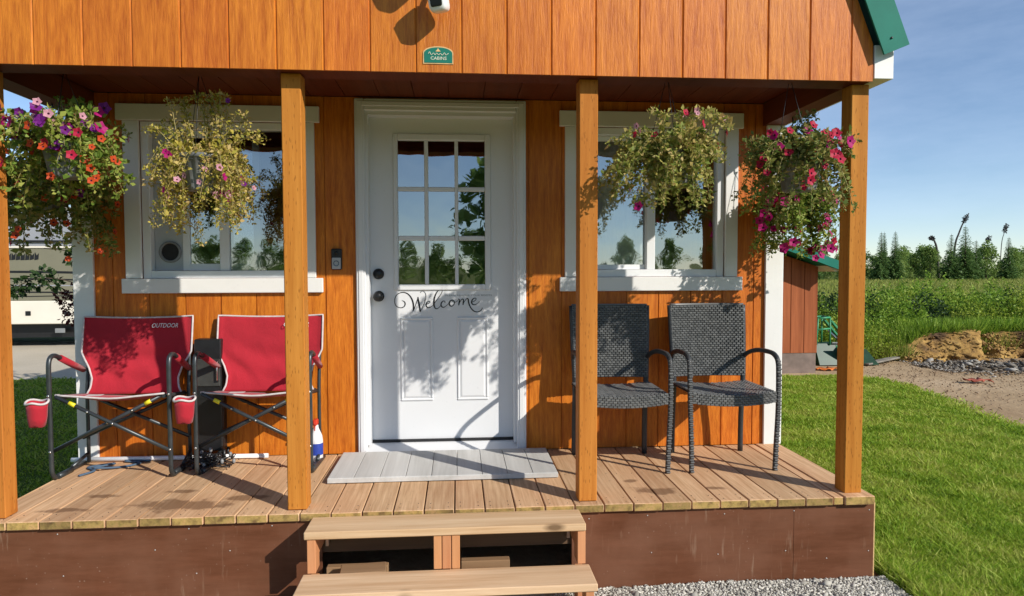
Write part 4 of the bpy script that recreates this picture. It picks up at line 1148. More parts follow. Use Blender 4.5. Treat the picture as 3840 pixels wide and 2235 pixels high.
def basket(label, x, y, zrim, hook, leafmat_, sprays, flowers, seed, leafL=.026, leaf_step=.011, clip=False, rad=.108, wires=True, dens=1.0):
    g = np.random.default_rng(seed)
    t = thing('hanging_basket', label, 'basket', (x, y, zrim), 'hanging flower baskets')
    H = .165
    b = MB()
    n = 60; prof = [(rad * .66, -H), (rad * .70, -H + .01), (rad * .95, -.022), (rad * 1.0, -.020), (rad * 1.04, -.016), (rad * 1.04, 0), (rad * .96, 0), (rad * .93, -.03)]
    b.lathe(prof, n, (0, 0, 0), 'z', cap=False)
    o_ = []
    for k, (vx, vy, vz) in enumerate(b.v):
        ring = k // n; a = k % n
        f = (1.03 if (a % 4 < 2) else .93) if ring in (1, 2) else 1.0
        o_.append((vx * f, vy * f, vz))
    b.v = o_; base = b.verts([(0, 0, -H)])
    for j in range(n): b.face([base, (j + 1) % n, j], 0)
    b.build('pot', M_POT, t)
    b = MB(); b.lathe([(rad * .94, -.025), (.01, -.012)], 20, (0, 0, 0), 'z', cap=False); b.build('potting_soil', M_BANK, t)
    hk = Vector((hook[0] - x, hook[1] - y, hook[2] - zrim))
    if wires:
        top = hk + Vector((0, 0, -.10))
        for a in (.5, 2.6, 4.7):
            b = MB(); b.tube([top, (rad * math.cos(a), rad * math.sin(a), -.005)], .0016, 5); b.build('hanger_wire', M_BLACK, t)
        b = MB(); b.tube(smooth_path([(hk.x, hk.y, hk.z), (hk.x + .004, hk.y, hk.z - .03), (top.x - .008, top.y, top.z + .03), (top.x, top.y, top.z), (top.x + .010, top.y, top.z + .012)], 4), .0042, 6); b.build('hook', M_BLACK, t)
        if clip:
            b = MB(); b.lathe([(.004, .0), (.012, .006), (.013, .030), (.006, .042)], 10, (top.x, top.y, top.z + .002), 'z'); b.build('clip', M_GREY, t)
    LP, LD, LL = [], [], []; stems = MB(); tips = []
    for (cnt, a0, a1, re0, re1, ri0, ri1, dr0, dr1) in sprays:
        for _ in range(int(cnt * (2.1 if cnt > 9 else 1.3) * dens)):
            a = g.uniform(a0, a1); re = g.uniform(re0, re1); ri = g.uniform(ri0, ri1); dr = g.uniform(dr0, dr1)
            d = np.array([math.cos(a), math.sin(a)]); rs = rad * g.uniform(.25, .95); K = 9; path = []
            wob = g.normal(0, .018, 2)
            for k in range(K):
                s = k / (K - 1)
                rr = rs + re * (s ** .8)
                path.append((d[0] * rr + wob[0] * s * s * 2, d[1] * rr + wob[1] * s * s * 2, -.005 + ri * math.sin(min(1, s * 1.25) * math.pi / 2) * (1 - .25 * s) - dr * s ** 2.2))
            stems.tube(path, [.0022 - .0012 * k / (K - 1) for k in range(K)], 4, False)
            P = np.array(path); seg = np.linalg.norm(np.diff(P, axis=0), axis=1); cum = np.concatenate([[0], np.cumsum(seg)]); tot = cum[-1]
            nl = max(4, int(tot / leaf_step))
            for q in np.linspace(.06, 1, nl):
                L_ = q * tot; p = np.array([np.interp(L_, cum, P[:, i]) for i in range(3)])
                m_ = 3 if q < .85 else 5
                for _k in range(m_):
                    dv = g.normal(size=3); dv[2] += .15
                    LP.append(p + dv / np.linalg.norm(dv) * g.uniform(0, .017)); LD.append(dv); LL.append(leafL * min(1.9, g.lognormal(-.12, .38)) * (1 - .25 * q))
            tips.append((P[-1], P[-2], P[int(K * .6)], P[int(K * .45)]))
    LP = np.array(LP); LD = np.array(LD); LL = np.array(LL)
    V_, F_ = leaf_arrays(LP, LD, LL * 1.12, LL * g.uniform(.50, .80, len(LL)), .22, g)
    fo = fast_mesh('foliage', V_, F_, leafmat_, t); fo['kind'] = 'stuff'
    so = stems.build('stems', M_STEM, t); so['kind'] = 'stuff'
    fam = list(flowers)
    for (key, cnt, r_, zone) in fam:
        for _ in range(cnt):
            for _try in range(160):
                tp = tips[g.integers(len(tips))]; p = tp[0] if g.uniform() < .55 else tp[g.integers(0, 4)]
                if p[1] > .03 and g.uniform() < .85: continue
                p = p + g.normal(0, .018, 3)
                if zone(p[0], p[1], p[2]): break
            rr_ = math.hypot(p[0], p[1]) + 1e-6; p = p + np.array([p[0] / rr_ * .016, p[1] / rr_ * .016 - .020, .004])
            o = bpy.data.objects.new('flower', FL[key]); COL.objects.link(o); o.parent = t; o.location = p
            out_ = Vector((p[0] * 1.2 + g.normal(0, .10), p[1] * .8 - .20 + g.normal(0, .10), .06 + g.normal(0, .08))); out_.normalize()
            o.rotation_euler = (out_.to_track_quat('Z', 'Y')).to_euler(); rr = r_ * g.uniform(.75, 1.15); o.scale = (rr, rr, rr * .9)
    return t
TAU = 2 * math.pi
zany = lambda x, y, z: y < .12
# sprays: count, angle range, reach range, rise range, drop range
basket('hanging basket of purple and orange petunias in full bloom before the leftmost window edge', -1.765, .22, 1.705, (-1.785, .242, 2.14), M_LEAF_GRN,
       [(40, 0, TAU, .02, .20, .03, .20, .0, .18), (20, 0, TAU, .04, .17, .0, .08, .10, .30), (8, 1.2, 4.6, .16, .27, .05, .22, .0, .10), (6, .8, 2.4, .0, .10, .22, .40, 0, .03), (8, 2.2, 4.2, .14, .26, .05, .2, .05, .2)],
       [('mag', 16, .031, lambda x, y, z: y < .1 and z > .02), ('purp', 26, .028, lambda x, y, z: y < .12 and z > -.05), ('orange', 46, .021, lambda x, y, z: y < .1 and z < .05), ('red', 8, .024, zany), ('pink', 14, .020, lambda x, y, z: z > .03)], 21, .028, .014)
basket('hanging basket of red-orange flowers in the shade behind the purple petunias', -2.15, .72, 1.600, (-2.12, .74, 2.002), M_LEAF_OLIVE,
       [(40, 0, TAU, .08, .26, .03, .14, .05, .25), (26, 0, TAU, .08, .24, .0, .08, .18, .42)],
       [('orange', 44, .022, lambda x, y, z: z < .02), ('red', 8, .026, zany), ('purp', 4, .032, zany)], 22, .030, .015)
basket('yellowing, half withered hanging basket in front of the left window', -1.150, .205, 1.648, (-1.165, .205, 2.14), M_LEAF_YEL,
       [(30, -.9, .7, .03, .17, .03, .12, .16, .40), (24, 2.6, 3.9, .04, .19, .02, .12, .12, .40), (14, .7, 2.5, .03, .15, .04, .16, .05, .2), (7, 4.1, 5.3, .02, .07, .02, .07, .08, .24), (4, -.3, .4, -.03, .02, .30, .37, 0, .01), (4, 1.4, 2.0, -.03, .02, .30, .37, 0, .01), (4, 2.8, 3.4, .04, .09, .28, .35, 0, .01), (5, 2.7, 3.5, .14, .26, .16, .26, 0, .05), (5, -.4, .5, .15, .27, .12, .26, 0, .05), (1, 3.6, 4.2, .0, .06, .0, .03, .42, .45)],
       [('mag', 9, .020, lambda x, y, z: z < .02 and y < .05), ('pink', 9, .018, lambda x, y, z: z < -.08), ('purp', 2, .018, zany)], 23, .017, .0105, dens=.85)
basket('browning hanging basket with drooping dry stems before the right window', 1.042, .110, 1.668, (1.030, .116, 2.14), M_LEAF_MIX,
       [(40, 0, TAU, .03, .22, .03, .16, .0, .16), (20, 3.4, 6.0, .02, .13, .0, .08, .10, .30), (9, 0, TAU, .05, .26, .16, .26, 0, .04), (10, 2.6, 3.8, .14, .27, .0, .08, .08, .25)],
       [('red', 7, .021, lambda x, y, z: z > .05), ('mag', 3, .024, lambda x, y, z: x < -.1), ('pink', 9, .015, lambda x, y, z: z > .08)], 24, .023, .011, True)
basket('olive green hanging basket with a few red blooms next to the right corner post', 1.690, .110, 1.655, (1.625, .090, 2.14), M_LEAF_OLIVE,
       [(50, 0, TAU, .02, .21, .03, .17, .0, .18), (22, 0, TAU, .04, .17, .0, .08, .08, .32), (8, 2.2, 4.2, .12, .24, .03, .15, .02, .15), (7, .2, 1.6, .04, .14, .20, .31, 0, .03)],
       [('red', 30, .024, lambda x, y, z: y < .05 and x < .17), ('mag', 12, .025, lambda x, y, z: z > .02 and x < .15)], 25, .023, .011, True)
basket('hanging basket of trailing magenta petunias under the right side beam', 2.015, .79, 1.560, (1.995, .79, 2.002), M_LEAF_GRN,
       [(34, 0, TAU, .03, .17, .04, .12, .05, .22), (26, 2.6, 6.0, .03, .16, .0, .08, .18, .40)],
       [('mag', 44, .030, lambda x, y, z: z < -.04 and y < .02), ('red', 12, .028, lambda x, y, z: z < .05 and y < .05)], 26, .026, .013)

# ================================================================== SMALL THINGS ON THE PORCH AND WALLS
# security camera with a lamp head above it
sc_o = (-.055, 0, 2.40)
cam_t = thing('security_camera', 'white security camera with black face on the gable boards', 'camera', sc_o)
b = MB(); b.lathe([(.040, -.001), (.040, -.014), (.026, -.020)], 24, (-.055, 0, 2.395), 'y'); b.build('mount_plate', M_VINYL, cam_t, sc_o)
b = MB(); b.tube([(-.055, -.018, 2.395), (-.055, -.050, 2.37), (-.053, -.068, 2.338)], .011, 10); b.build('arm', M_VINYL, cam_t, sc_o)
def rbox(b, c, half, M3, r=.35, n=10):
    """superellipsoid block"""
    base = len(b.v); pw = lambda v, e: math.copysign(abs(v) ** e, v)
    for i in range(n + 1):
        th = -math.pi / 2 + math.pi * i / n
        for j in range(2 * n):
            ph = 2 * math.pi * j / (2 * n)
            p = Vector((pw(math.cos(th), r) * pw(math.cos(ph), r) * half[0], pw(math.cos(th), r) * pw(math.sin(ph), r) * half[1], pw(math.sin(th), r) * half[2]))
            b.v.append(tuple(M3 @ p + Vector(c)))
    for i in range(n):
        for j in range(2 * n): b.face([base + i * 2 * n + j, base + i * 2 * n + (j + 1) % (2 * n), base + (i + 1) * 2 * n + (j + 1) % (2 * n), base + (i + 1) * 2 * n + j], 0, True)
M3 = Euler((R(14), R(-6), R(-16))).to_matrix()
b = MB(); rbox(b, (-.050, -.098, 2.288), (.040, .048, .060), M3, .42, 14); b.build('camera_body', M_VINYL, cam_t, sc_o)
b = MB(); c_ = Vector((-.050, -.098, 2.288)) + M3 @ Vector((0, -.0465, .006)); rbox(b, c_, (.026, .004, .046), M3, .25, 12); b.build('lens_face', M_INK, cam_t, sc_o)
b = MB(); b.tube([(-.055, -.020, 2.42), (-.055, -.10, 2.455), (-.055, -.17, 2.475)], .010, 10); b.build('arm', M_VINYL, cam_t, sc_o)
b = MB(); rbox(b, (-.045, -.205, 2.515), (.056, .040, .060), M3, .42, 12); b.build('lamp_head', M_VINYL, cam_t, sc_o)

# arched maker's plaque
pq_o = (-.054, 0, 2.034)
pq = thing('plaque', 'small arched green plaque with cream lettering screwed above the door', 'sign', pq_o)
def arch(x0, x1, z0, zs, zt, n=14):
    cx_ = (x0 + x1) / 2; w_ = (x1 - x0) / 2
    return [(x0, z0), (x1, z0)] + [(cx_ + w_ * math.cos(math.pi * k / n), zs + (zt - zs) * math.sin(math.pi * k / n)) for k in range(n + 1)]
b = MB(); b.prism(arch(-.121, .014, 2.034, 2.083, 2.112), -.004, -.0012); b.build('border', M_PLYEDGE, pq, pq_o)
b = MB(); b.prism(arch(-.116, .009, 2.039, 2.081, 2.107), -.0055, -.0041); b.build('panel', M_GREEN, pq, pq_o)
text_mesh('CABINS', .020, 'lettering', M_CREAM, pq, (.002, -.0062, 2.058 - pq_o[2]), (R(90), 0, 0), .0004, sx=1.05)
b = MB(); b.tube(smooth_path([(-.098, -.0066, 2.077), (-.092, -.0066, 2.086), (-.085, -.0066, 2.073), (-.075, -.0066, 2.081), (-.068, -.0066, 2.073), (-.06, -.0066, 2.081), (-.052, -.0066, 2.073), (-.044, -.0066, 2.08), (-.036, -.0066, 2.072), (-.026, -.0066, 2.083), (-.02, -.0066, 2.073), (-.008, -.0066, 2.081)], 4), .0013, 4); b.build('script_lettering', M_CREAM, pq, pq_o)
b = MB(); b.prism([(-.066, 2.088), (-.042, 2.088), (-.048, 2.094), (-.054, 2.103), (-.060, 2.094)], -.0068, -.0056); b.build('emblem', M_PLYEDGE, pq, pq_o)

# video doorbell
db_o = (-.690, W, 1.11)
db = thing('doorbell', 'black and silver video doorbell beside the door casing', 'doorbell', db_o)
b = MB(); b.box(-.722, -.660, W - .024, W - .002, 1.114, 1.240, .006); b.build('body', M_BLACK, db, db_o)
b = MB(); b.box(-.717, -.665, W - .028, W - .0235, 1.118, 1.186, .003); b.build('faceplate', M_LTGREY, db, db_o)
b = MB(); b.lathe([(.0165, W - .0278), (.0165, W - .030), (.0130, W - .031), (.0128, W - .0282)], 24, (-.691, 0, 1.152), 'y', cap=False); b.build('button_ring', M_BLUE, db, db_o)
b = MB(); b.lathe([(.012, W - .0238), (.012, W - .027), (.004, W - .029)], 20, (-.691, 0, 1.214), 'y'); b.build('lens', M_INK, db, db_o)

# white pipe along the wall
b = MB(); b.tube([(-2.207, .982, .017), (-1.65, .981, .016), (-1.096, .979, .017)], .0135, 12); tag(b.build('pipe', M_BOTTLE), 'long white plastic pipe lying along the wall behind the red chairs', 'pipe')
# blue strap under the left rocking chair
b = MB(); pts = smooth_path([(-2.02, .70, .006), (-1.98, .78, .012), (-2.05, .86, .008), (-1.93, .90, .018), (-1.99, .80, .026), (-1.87, .84, .012), (-1.80, .93, .008), (-1.90, .96, .014), (-1.76, .97, .010)], 7)
b.tube(pts, .0085, 6); b.v = [(x, y, .002 + (z - .002) * .7) for x, y, z in b.v]; tag(b.build('strap', M_BLUE), 'twisted blue webbing strap on the deck under the left red chair', 'strap')
# black cabinet between the chairs
bc_o = (-1.42, .98, 0)
bc = thing('smoker_box', 'slim black metal box standing at the wall between the red chairs', 'smoker', bc_o)
b = MB(); b.box(-1.495, -1.345, .945, 1.032, .06, .714, .006); b.build('body', M_BLACK, bc, bc_o)
b = MB(); b.box(-1.485, -1.350, .938, .945, .44, .60, .003); b.build('door', M_DKGREY, bc, bc_o)
b = MB(); b.tube([(-1.36, .936, .47), (-1.36, .920, .48), (-1.36, .920, .58), (-1.36, .936, .59)], .005, 6); b.build('handle', M_STEEL, bc, bc_o)
for (xx, yy) in ((-1.49, .955), (-1.34, .955), (-1.49, 1.02), (-1.34, 1.02)):
    b = MB(); b.tube([(xx, yy, 0), (xx, yy, .065)], .009, 8); b.build('leg', M_BLACK, bc, bc_o)
# tangled string lights on the deck
sl_o = (-1.36, .82, 0); g_ = np.random.default_rng(5)
sl = thing('string_lights', 'tangled heap of black string lights on the deck between the red chairs', 'string lights', sl_o)
pts = [(-1.37 + g_.normal(0, .065), .815 + g_.normal(0, .05), .006 + abs(g_.normal(0, .040))) for _ in range(60)]
b = MB(); b.tube(smooth_path(pts, 4), .0034, 5); b.build('cable', M_BLACK, sl, sl_o)
for k in range(0, 60, 3):
    p = pts[k]; b = MB(); b.lathe([(.003, .0), (.009, .008), (.010, .020), (.005, .028)], 8, (p[0], p[1], p[2]), 'z'); b.build('bulb', M_GREY if k % 2 else M_BLACKRUB, sl, sl_o)
# spray bottle behind the post
sp_o = (-.800, .90, 0)
sp = thing('spray_bottle', 'white spray bottle with blue label and red nozzle behind the porch post', 'bottle', sp_o)
b = MB(); b.lathe([(.034, .001), (.038, .006), (.038, .12), (.034, .15), (.014, .195), (.013, .212)], 20, (-.800, .90, 0), 'z'); b.build('body', M_BOTTLE, sp, sp_o)
b = MB(); b.lathe([(.0385, .040), (.0387, .045), (.0387, .105), (.0385, .108)], 20, (-.800, .90, 0), 'z', cap=False); b.build('label_band', M_DKBLUE, sp, sp_o)
b = MB(); b.box(-.813, -.787, .862, .915, .2125, .248, .006); b.box(-.806, -.794, .845, .866, .226, .243, .003); b.tube([(-.80, .872, .214), (-.80, .862, .185)], .004, 6); b.build('nozzle', M_REDPL, sp, sp_o)

# ================================================================== YARD THINGS, RIGHT
sh_o = (4.3, 7.4, G)
shed = thing('shed', 'low red-brown shed with green metal roof beyond the lawn', 'shed', sh_o)
def hb_(b, n, m, p=None): return b.build(n, m, p or shed, sh_o)
b = MB(); b.box(2.90, 5.255, 6.440, 8.2, G + .30, 1.10); sw = hb_(b, 'wall', M_SHED)
xx = 5.262
while xx > 2.95:
    x0 = max(xx - .200, 2.90); zt0 = 1.135 + (5.26 - x0) * .33; zt1 = 1.135 + (5.26 - xx) * .33
    b = MB(); b.prism([(x0 + .003, G + .299), (xx - .003, G + .299), (xx - .003, zt1), (x0 + .003, zt0)], 6.424, 6.4385); hb_(b, 'siding_board', M_SHED, sw); xx -= .2032
b = MB(); b.prism([(2.905, 1.105), (5.25, 1.105), (2.905, 1.84)], 6.441, 8.19); hb_(b, 'gable', M_SHED)
b = MB(); b.box(2.91, 5.250, 6.432, 8.19, G - .05, G + .2985); hb_(b, 'base', M_CONC)
b = MB(); b.prism([(5.46, 1.085), (5.475, 1.165), (2.60, 2.20), (2.58, 2.11)], 6.12, 8.4); rf = hb_(b, 'roof', M_GREEN)
b = MB(); b.prism([(5.40, 1.066), (5.462, 1.080), (5.455, 1.09), (5.26, 1.150)], 6.20, 8.35); hb_(b, 'eave', M_WHITE)
b = MB(); b.prism([(5.475, 1.066), (5.490, 1.185), (2.60, 2.225), (2.58, 2.10)], 6.102, 6.119); hb_(b, 'roof_edge', M_GREEN, rf)

im_o = (6.1, 7.3, G)
imp = thing('yard_implement', 'green painted metal farm implement with hopper beside the shed', 'farm implement', im_o)
def ib(b, n, m): return b.build(n, m, imp, im_o)
b = MB(); b.prism([(7.05, G + .02), (7.50, G + .02), (7.50, -.08), (7.22, -.08)], 5.66, 6.07, 'x'); ib(b, 'hopper', M_DKGREEN)
b = MB(); b.prism([(5.90, -.09), (6.10, -.09), (6.16, G + .10), (6.05, G + .10)], 7.03, 7.05, 'y'); ib(b, 'blade', M_LTGREEN)
b = MB(); b.prism([(6.05, G + .01), (6.64, G + .01), (6.42, G + .26), (6.05, G + .33)], 7.06, 7.40, 'y'); ib(b, 'bucket', M_DKGREEN)
for (p, q) in (((5.68, 7.2, .32), (5.90, 7.2, .335)), ((5.90, 7.2, .335), (5.90, 7.2, -.1)), ((5.68, 7.2, .14), (5.90, 7.2, .16)), ((5.70, 7.2, .33), (5.68, 7.2, -.1)), ((5.70, 7.45, .33), (5.68, 7.45, -.1)), ((5.70, 7.45, .33), (5.90, 7.45, .335)), ((5.90, 7.45, .335), (5.90, 7.45, -.1)), ((5.90, 7.2, .335), (5.90, 7.45, .335))):
    b = MB(); b.tube([p, q], .014, 8); ib(b, 'frame_tube', M_LTGREEN)
for y in (7.22, 7.42):
    b = MB(); b.beam((5.92, y, .28), (6.22, y, -.06), .03, .07, (0, 1, 0), .004); ib(b, 'lift_arm', M_LTGREEN)
b = MB(); b.tube([(5.93, 7.30, .12), (6.10, 7.30, -.04)], .016, 8); ib(b, 'hydraulic_ram', M_STEEL)
b = MB(); b.box(5.93, 6.12, 7.18, 7.21, -.075, -.055); ib(b, 'crossbar', M_STEEL)
b = MB(); b.lathe([(.12, 7.44), (.16, 7.46), (.16, 7.52), (.12, 7.54)], 20, (5.80, 0, G + .16), 'y'); ib(b, 'wheel', M_BLACKRUB)

b = MB(); n_ = 12; base = b.verts([(5.36 + .42 * i / n_, 6.56 + .16 * j + .03 * math.sin(i), G + .012 + .018 * (1 + math.sin(i * 1.7 + j * 2.1))) for j in range(2) for i in range(n_ + 1)])
for i in range(n_): b.face([base + i, base + i + 1, base + n_ + 2 + i, base + n_ + 1 + i], 0, True)
tag(solid(b.build('tarp', M_ORANGE), .006), 'crumpled strip of orange plastic on the ground beside the shed', 'tarp')
b = MB(); base = b.verts([(6.80 + .32 * i / 8, 5.36 + .14 * j + .03 * math.sin(i * 1.3), G + .015 + .02 * (1 + math.sin(i * 2.1 + j * 1.7))) for j in range(2) for i in range(9)])
for i in range(8): b.face([base + i, base + i + 1, base + 10 + i, base + 9 + i], 0, True)
M_RUST = plain('faded_red_cloth', (0.36, 0.09, 0.055), .9, 0, .3, 20)
tag(solid(b.build('cloth_scrap', M_RUST), .008), 'faded red cloth scrap lying by the grey rubble', 'cloth')
b = MB(); b.beam((6.40, 7.05, G + .03), (7.25, 7.55, G + .06), .12, .025, (0, 0, 1), .004); tag(b.build('plank', M_ROCK), 'weathered grey plank lying on the soil beside the green implement', 'plank')

# ================================================================== LEFT: TRAILER AND SMALL TREE
rv_o = (-8.4, 11.05, G)
rv = thing('travel_trailer', 'taupe and cream travel trailer parked across the gravel drive', 'trailer', rv_o)
def rb_(b, n, m, p=None): return b.build(n, m, p or rv, rv_o)
b = MB(); b.box(-13.2, -5.2, 11.05, 13.4, .04, 2.36, .05); body = rb_(b, 'body', M_RVTAUPE)
b = MB(); b.box(-13.18, -5.22, 11.035, 11.049, 1.585, 2.28, .004); rb_(b, 'upper_panel', M_RVGREY, body)
b = MB(); b.box(-13.19, -5.21, 11.020, 11.048, .045, .505, .012); sk = rb_(b, 'lower_skirt', M_RVWHITE, body)
for (x, z) in ((-8.42, .26), (-7.70, .245), (-9.5, .26), (-6.4, .25)):
    b = MB(); b.box(x - .05, x + .05, 11.006, 11.019, z - .045, z + .045, .006); rb_(b, 'marker_lamp', M_BLACK, sk)
b = MB(); b.box(-13.0, -5.6, 10.99, 11.034, 1.66, 1.70, .008); rb_(b, 'awning_rail', M_BLACK, body)
b = MB(); b.box(-13.19, -5.21, 11.026, 11.048, 1.545, 1.584, .006); rb_(b, 'belt_moulding', M_RVWHITE, body)
for k, (z0, z1, wv, ph) in enumerate(((1.06, .95, .05, .045), (.93, .86, .03, .03), (.80, .80, .02, .022), (.69, .70, .04, .028), (.60, .63, .03, .018))):
    b = MB(); n = 30; P0, P1 = [], []
    for i in range(n + 1):
        u = i / n; x = -10.2 + 4.2 * u; z = z0 + (z1 - z0) * u + wv * math.sin(2.4 * u + k)
        P0.append((x, 11.0475 - .0012, z)); P1.append((x, 11.0475 - .0012, z + ph * (.5 + .5 * math.sin(math.pi * u))))
    base = b.verts(P0 + P1)
    for i in range(n): b.face([base + i, base + i + 1, base + n + 2 + i, base + n + 1 + i])
    rb_(b, 'swoosh_stripe', M_BLACK if k != 2 else M_RVGREY, body)
b = MB(); gz = np.random.default_rng(3)
for k in range(7):
    x = -8.80 + k * .085; b.prism([(x, 1.31), (x + .075, 1.31 + gz.uniform(0, .02)), (x + .085, 1.46 - gz.uniform(0, .05)), (x + .045, 1.40), (x + .015, 1.47 - gz.uniform(0, .04))], 11.044, 11.0485)
rb_(b, 'emblem', M_BLACK, body)
b = MB(); b.box(-6.9, -6.0, 11.038, 11.0495, 1.02, 1.50, .004); rb_(b, 'window', M_BLACK, body)
b = MB(); b.box(-13.0, -5.4, 11.25, 13.2, -.24, .035); rb_(b, 'chassis', M_BLACK)
b = MB(); b.box(-7.98, -7.80, 11.10, 11.13, -.14, -.05, .004); rb_(b, 'bracket', M_GREY)
for x in (-10.6, -9.7):
    b = MB(); b.lathe([(.20, 11.12), (.33, 11.13), (.35, 11.18), (.35, 11.32), (.30, 11.34)], 28, (x, 0, G + .35), 'y'); w_ = rb_(b, 'wheel', M_BLACKRUB)
    b = MB(); b.lathe([(.05, 11.10), (.19, 11.115), (.19, 11.13)], 20, (x, 0, G + .35), 'y'); rb_(b, 'rim', M_STEEL, w_)
for x in (-12.9, -5.5):
    b = MB(); b.box(x - .04, x + .04, 11.3, 11.4, G, -.20, .004); rb_(b, 'jack', M_GREY)
rv.rotation_euler.z = R(1.6)

def leafy(nm, pts, r, n, L, mat, parent, origin, g):
    C = np.array(pts); idx = g.integers(0, len(C), n)
    d = g.normal(size=(n, 3)); d /= np.linalg.norm(d, axis=1, keepdims=True)
    P = C[idx] + d * (np.asarray(r)[idx] if np.ndim(r) else r)[..., None] * g.uniform(.15, 1, (n, 1)) ** .5 if np.ndim(r) else C[idx] + d * r * g.uniform(.15, 1, (n, 1)) ** .5
    D_ = d + g.normal(0, .7, (n, 3)); D_[:, 2] -= .15
    LL = L * g.uniform(.6, 1.3, n)
    V_, F_ = leaf_arrays(P - np.array(origin), D_, LL, LL * .6, .2, g)
    o = fast_mesh(nm, V_, F_, mat, parent); return o
tr_o = (-4.02, 5.0, G); g_ = np.random.default_rng(8)
tr = thing('ornamental_tree', 'small dark-leaved ornamental tree with maroon blossoms left of the cabin', 'tree', tr_o)
b = MB(); b.tube(smooth_path([(-4.02, 5.0, G), (-4.0, 5.0, .2), (-4.05, 5.02, .8), (-3.98, 5.0, 1.5), (-4.02, 5.0, 1.95)], 4), [.03 - .001 * k for k in range(17)], 8)
brs = [[(-4.05, 5.02, .75), (-4.35, 5.0, .98), (-4.70, 4.98, 1.02), (-4.95, 5.0, .92)], [(-4.0, 5.0, 1.2), (-4.3, 4.95, 1.32), (-4.6, 4.95, 1.36)], [(-4.05, 5.0, .85), (-4.25, 4.97, .80), (-4.36, 4.95, .68)], [(-4.0, 5.0, 1.4), (-3.7, 5.05, 1.6), (-3.4, 5.0, 1.65)]]
for q in brs: b.tube(smooth_path(q, 4), [.011, .011] + [.006] * (4 * (len(q) - 1) - 1), 5)
b.build('trunk', M_BARK, tr, tr_o)
leafy('crown', [(-4.55, 5, .98), (-4.75, 5, .98), (-4.93, 5, .90), (-4.62, 4.96, 1.05), (-4.85, 5, .95), (-4.3, 4.95, 1.28), (-4.28, 5, 1.5), (-4.2, 4.95, 1.32), (-4.0, 5, 1.7), (-3.9, 5, 1.95), (-3.7, 5, 1.65), (-3.4, 5, 1.6), (-4.1, 5, 1.1)], .09, 620, .07, M_BRUSHDK, tr, tr_o, g_)
leafy('blossom', [(-4.30, 4.95, .86), (-4.36, 4.94, .74), (-4.30, 4.95, .64), (-4.22, 4.95, .78), (-4.42, 4.95, .80), (-4.20, 4.95, .92), (-4.35, 4.95, .58)], .085, 420, .045, M_MAROON, tr, tr_o, g_)

# ================================================================== BRUSH, MEADOW AND TREES
def leaf_cloud(n, fn, L, mat, name, label, cat, g):
    P, D_, LL = fn(n, g); V_, F_ = leaf_arrays(P, D_, LL * L, LL * L * .55, .2, g)
    o = fast_mesh(name, V_, F_, mat); o['kind'] = 'stuff'; o['label'] = label; o['category'] = cat; return o
g_ = np.random.default_rng(31)
def wedge(n, y0, y1, g, s0=.42, s1=1.02, pw=1.0):
    u = g.uniform(0, 1, n) ** pw; y = y0 + (y1 - y0) * u; x = (y + 3.1) * g.uniform(s0, s1, n); return x, y
# bushes: centres, then leaves on little upright shoots
def brush_fn(n, g, nb0=130, ymax=14.5, extra=30, hs=1.35):
    nb = nb0; bx, by = wedge(nb, 8.3, ymax, g, .44, 1.0, 1.3)
    bx = np.concatenate([bx, g.uniform(5.4, 7.6, extra)]); by = np.concatenate([by, g.uniform(7.9, 9.2, extra)]); nb = len(bx)
    ok = ~((by < 8.6) & (bx > 7.3)); bx, by = bx[ok], by[ok]; nb = len(bx)
    bh = g.uniform(.25, .85, nb) * hs; br = g.uniform(.25, .65, nb)
    bh[by < 9.2] *= .60; bh *= np.clip(1.15 - (by - 9) * .055, .7, 1.2)
    w_ = (br ** 2 * bh / (by + 3.1) ** 1.1); w_ /= w_.sum()
    i = g.choice(nb, n, p=w_)
    a = g.uniform(0, 2 * np.pi, n); rr = br[i] * np.sqrt(g.uniform(0, 1, n)); v = g.uniform(0, 1, n) ** .75
    x = bx[i] + rr * np.cos(a); y = by[i] + rr * np.sin(a)
    top = bh[i] * (1 - .55 * (rr / br[i]) ** 2) * (1 + .25 * np.sin(x * 17) * np.sin(y * 13))
    z = hgt(x, y) + top * v
    D_ = np.stack([np.cos(a) * .5 + g.normal(0, .5, n), np.sin(a) * .5 + g.normal(0, .5, n) - .1, g.normal(.45, .5, n)], 1)
    return np.stack([x, y, z], 1), D_, g.uniform(.6, 1.3, n) * np.clip((y + 3) / 13.0, .8, 2.0)
leaf_cloud(95000, brush_fn, .062, M_BRUSH, 'brush', 'mid green leafy brush growing thick behind the dirt bank', 'brush', g_)
leaf_cloud(45000, lambda n, g: brush_fn(n, g, 48, 13, 10, 1.25), .060, M_BRUSHYL, 'brush', 'yellow-green sunlit brush mixed in behind the dirt bank', 'brush', g_)
leaf_cloud(26000, lambda n, g: brush_fn(n, g, 44, 15, 4, 1.1), .060, M_BRUSHDK, 'brush', 'dark green low brush in the hollows behind the dirt bank', 'brush', g_)
def dark_fn(cx_, cy_, r_, h_):
    def f(n, g):
        a = g.uniform(0, 2 * np.pi, n); rr = r_ * np.sqrt(g.uniform(0, 1, n)); v = g.uniform(0, 1, n) ** .7
        x = cx_ + rr * np.cos(a); y = cy_ + rr * np.sin(a) * .8
        z = hgt(x, y) + h_ * (1 - .6 * (rr / r_) ** 2) * v * (1 + .2 * np.sin(x * 9))
        return np.stack([x, y, z], 1), np.stack([np.cos(a) + g.normal(0, .6, n), np.sin(a) + g.normal(0, .6, n), g.normal(.3, .5, n)], 1), g.uniform(.6, 1.3, n)
    return f
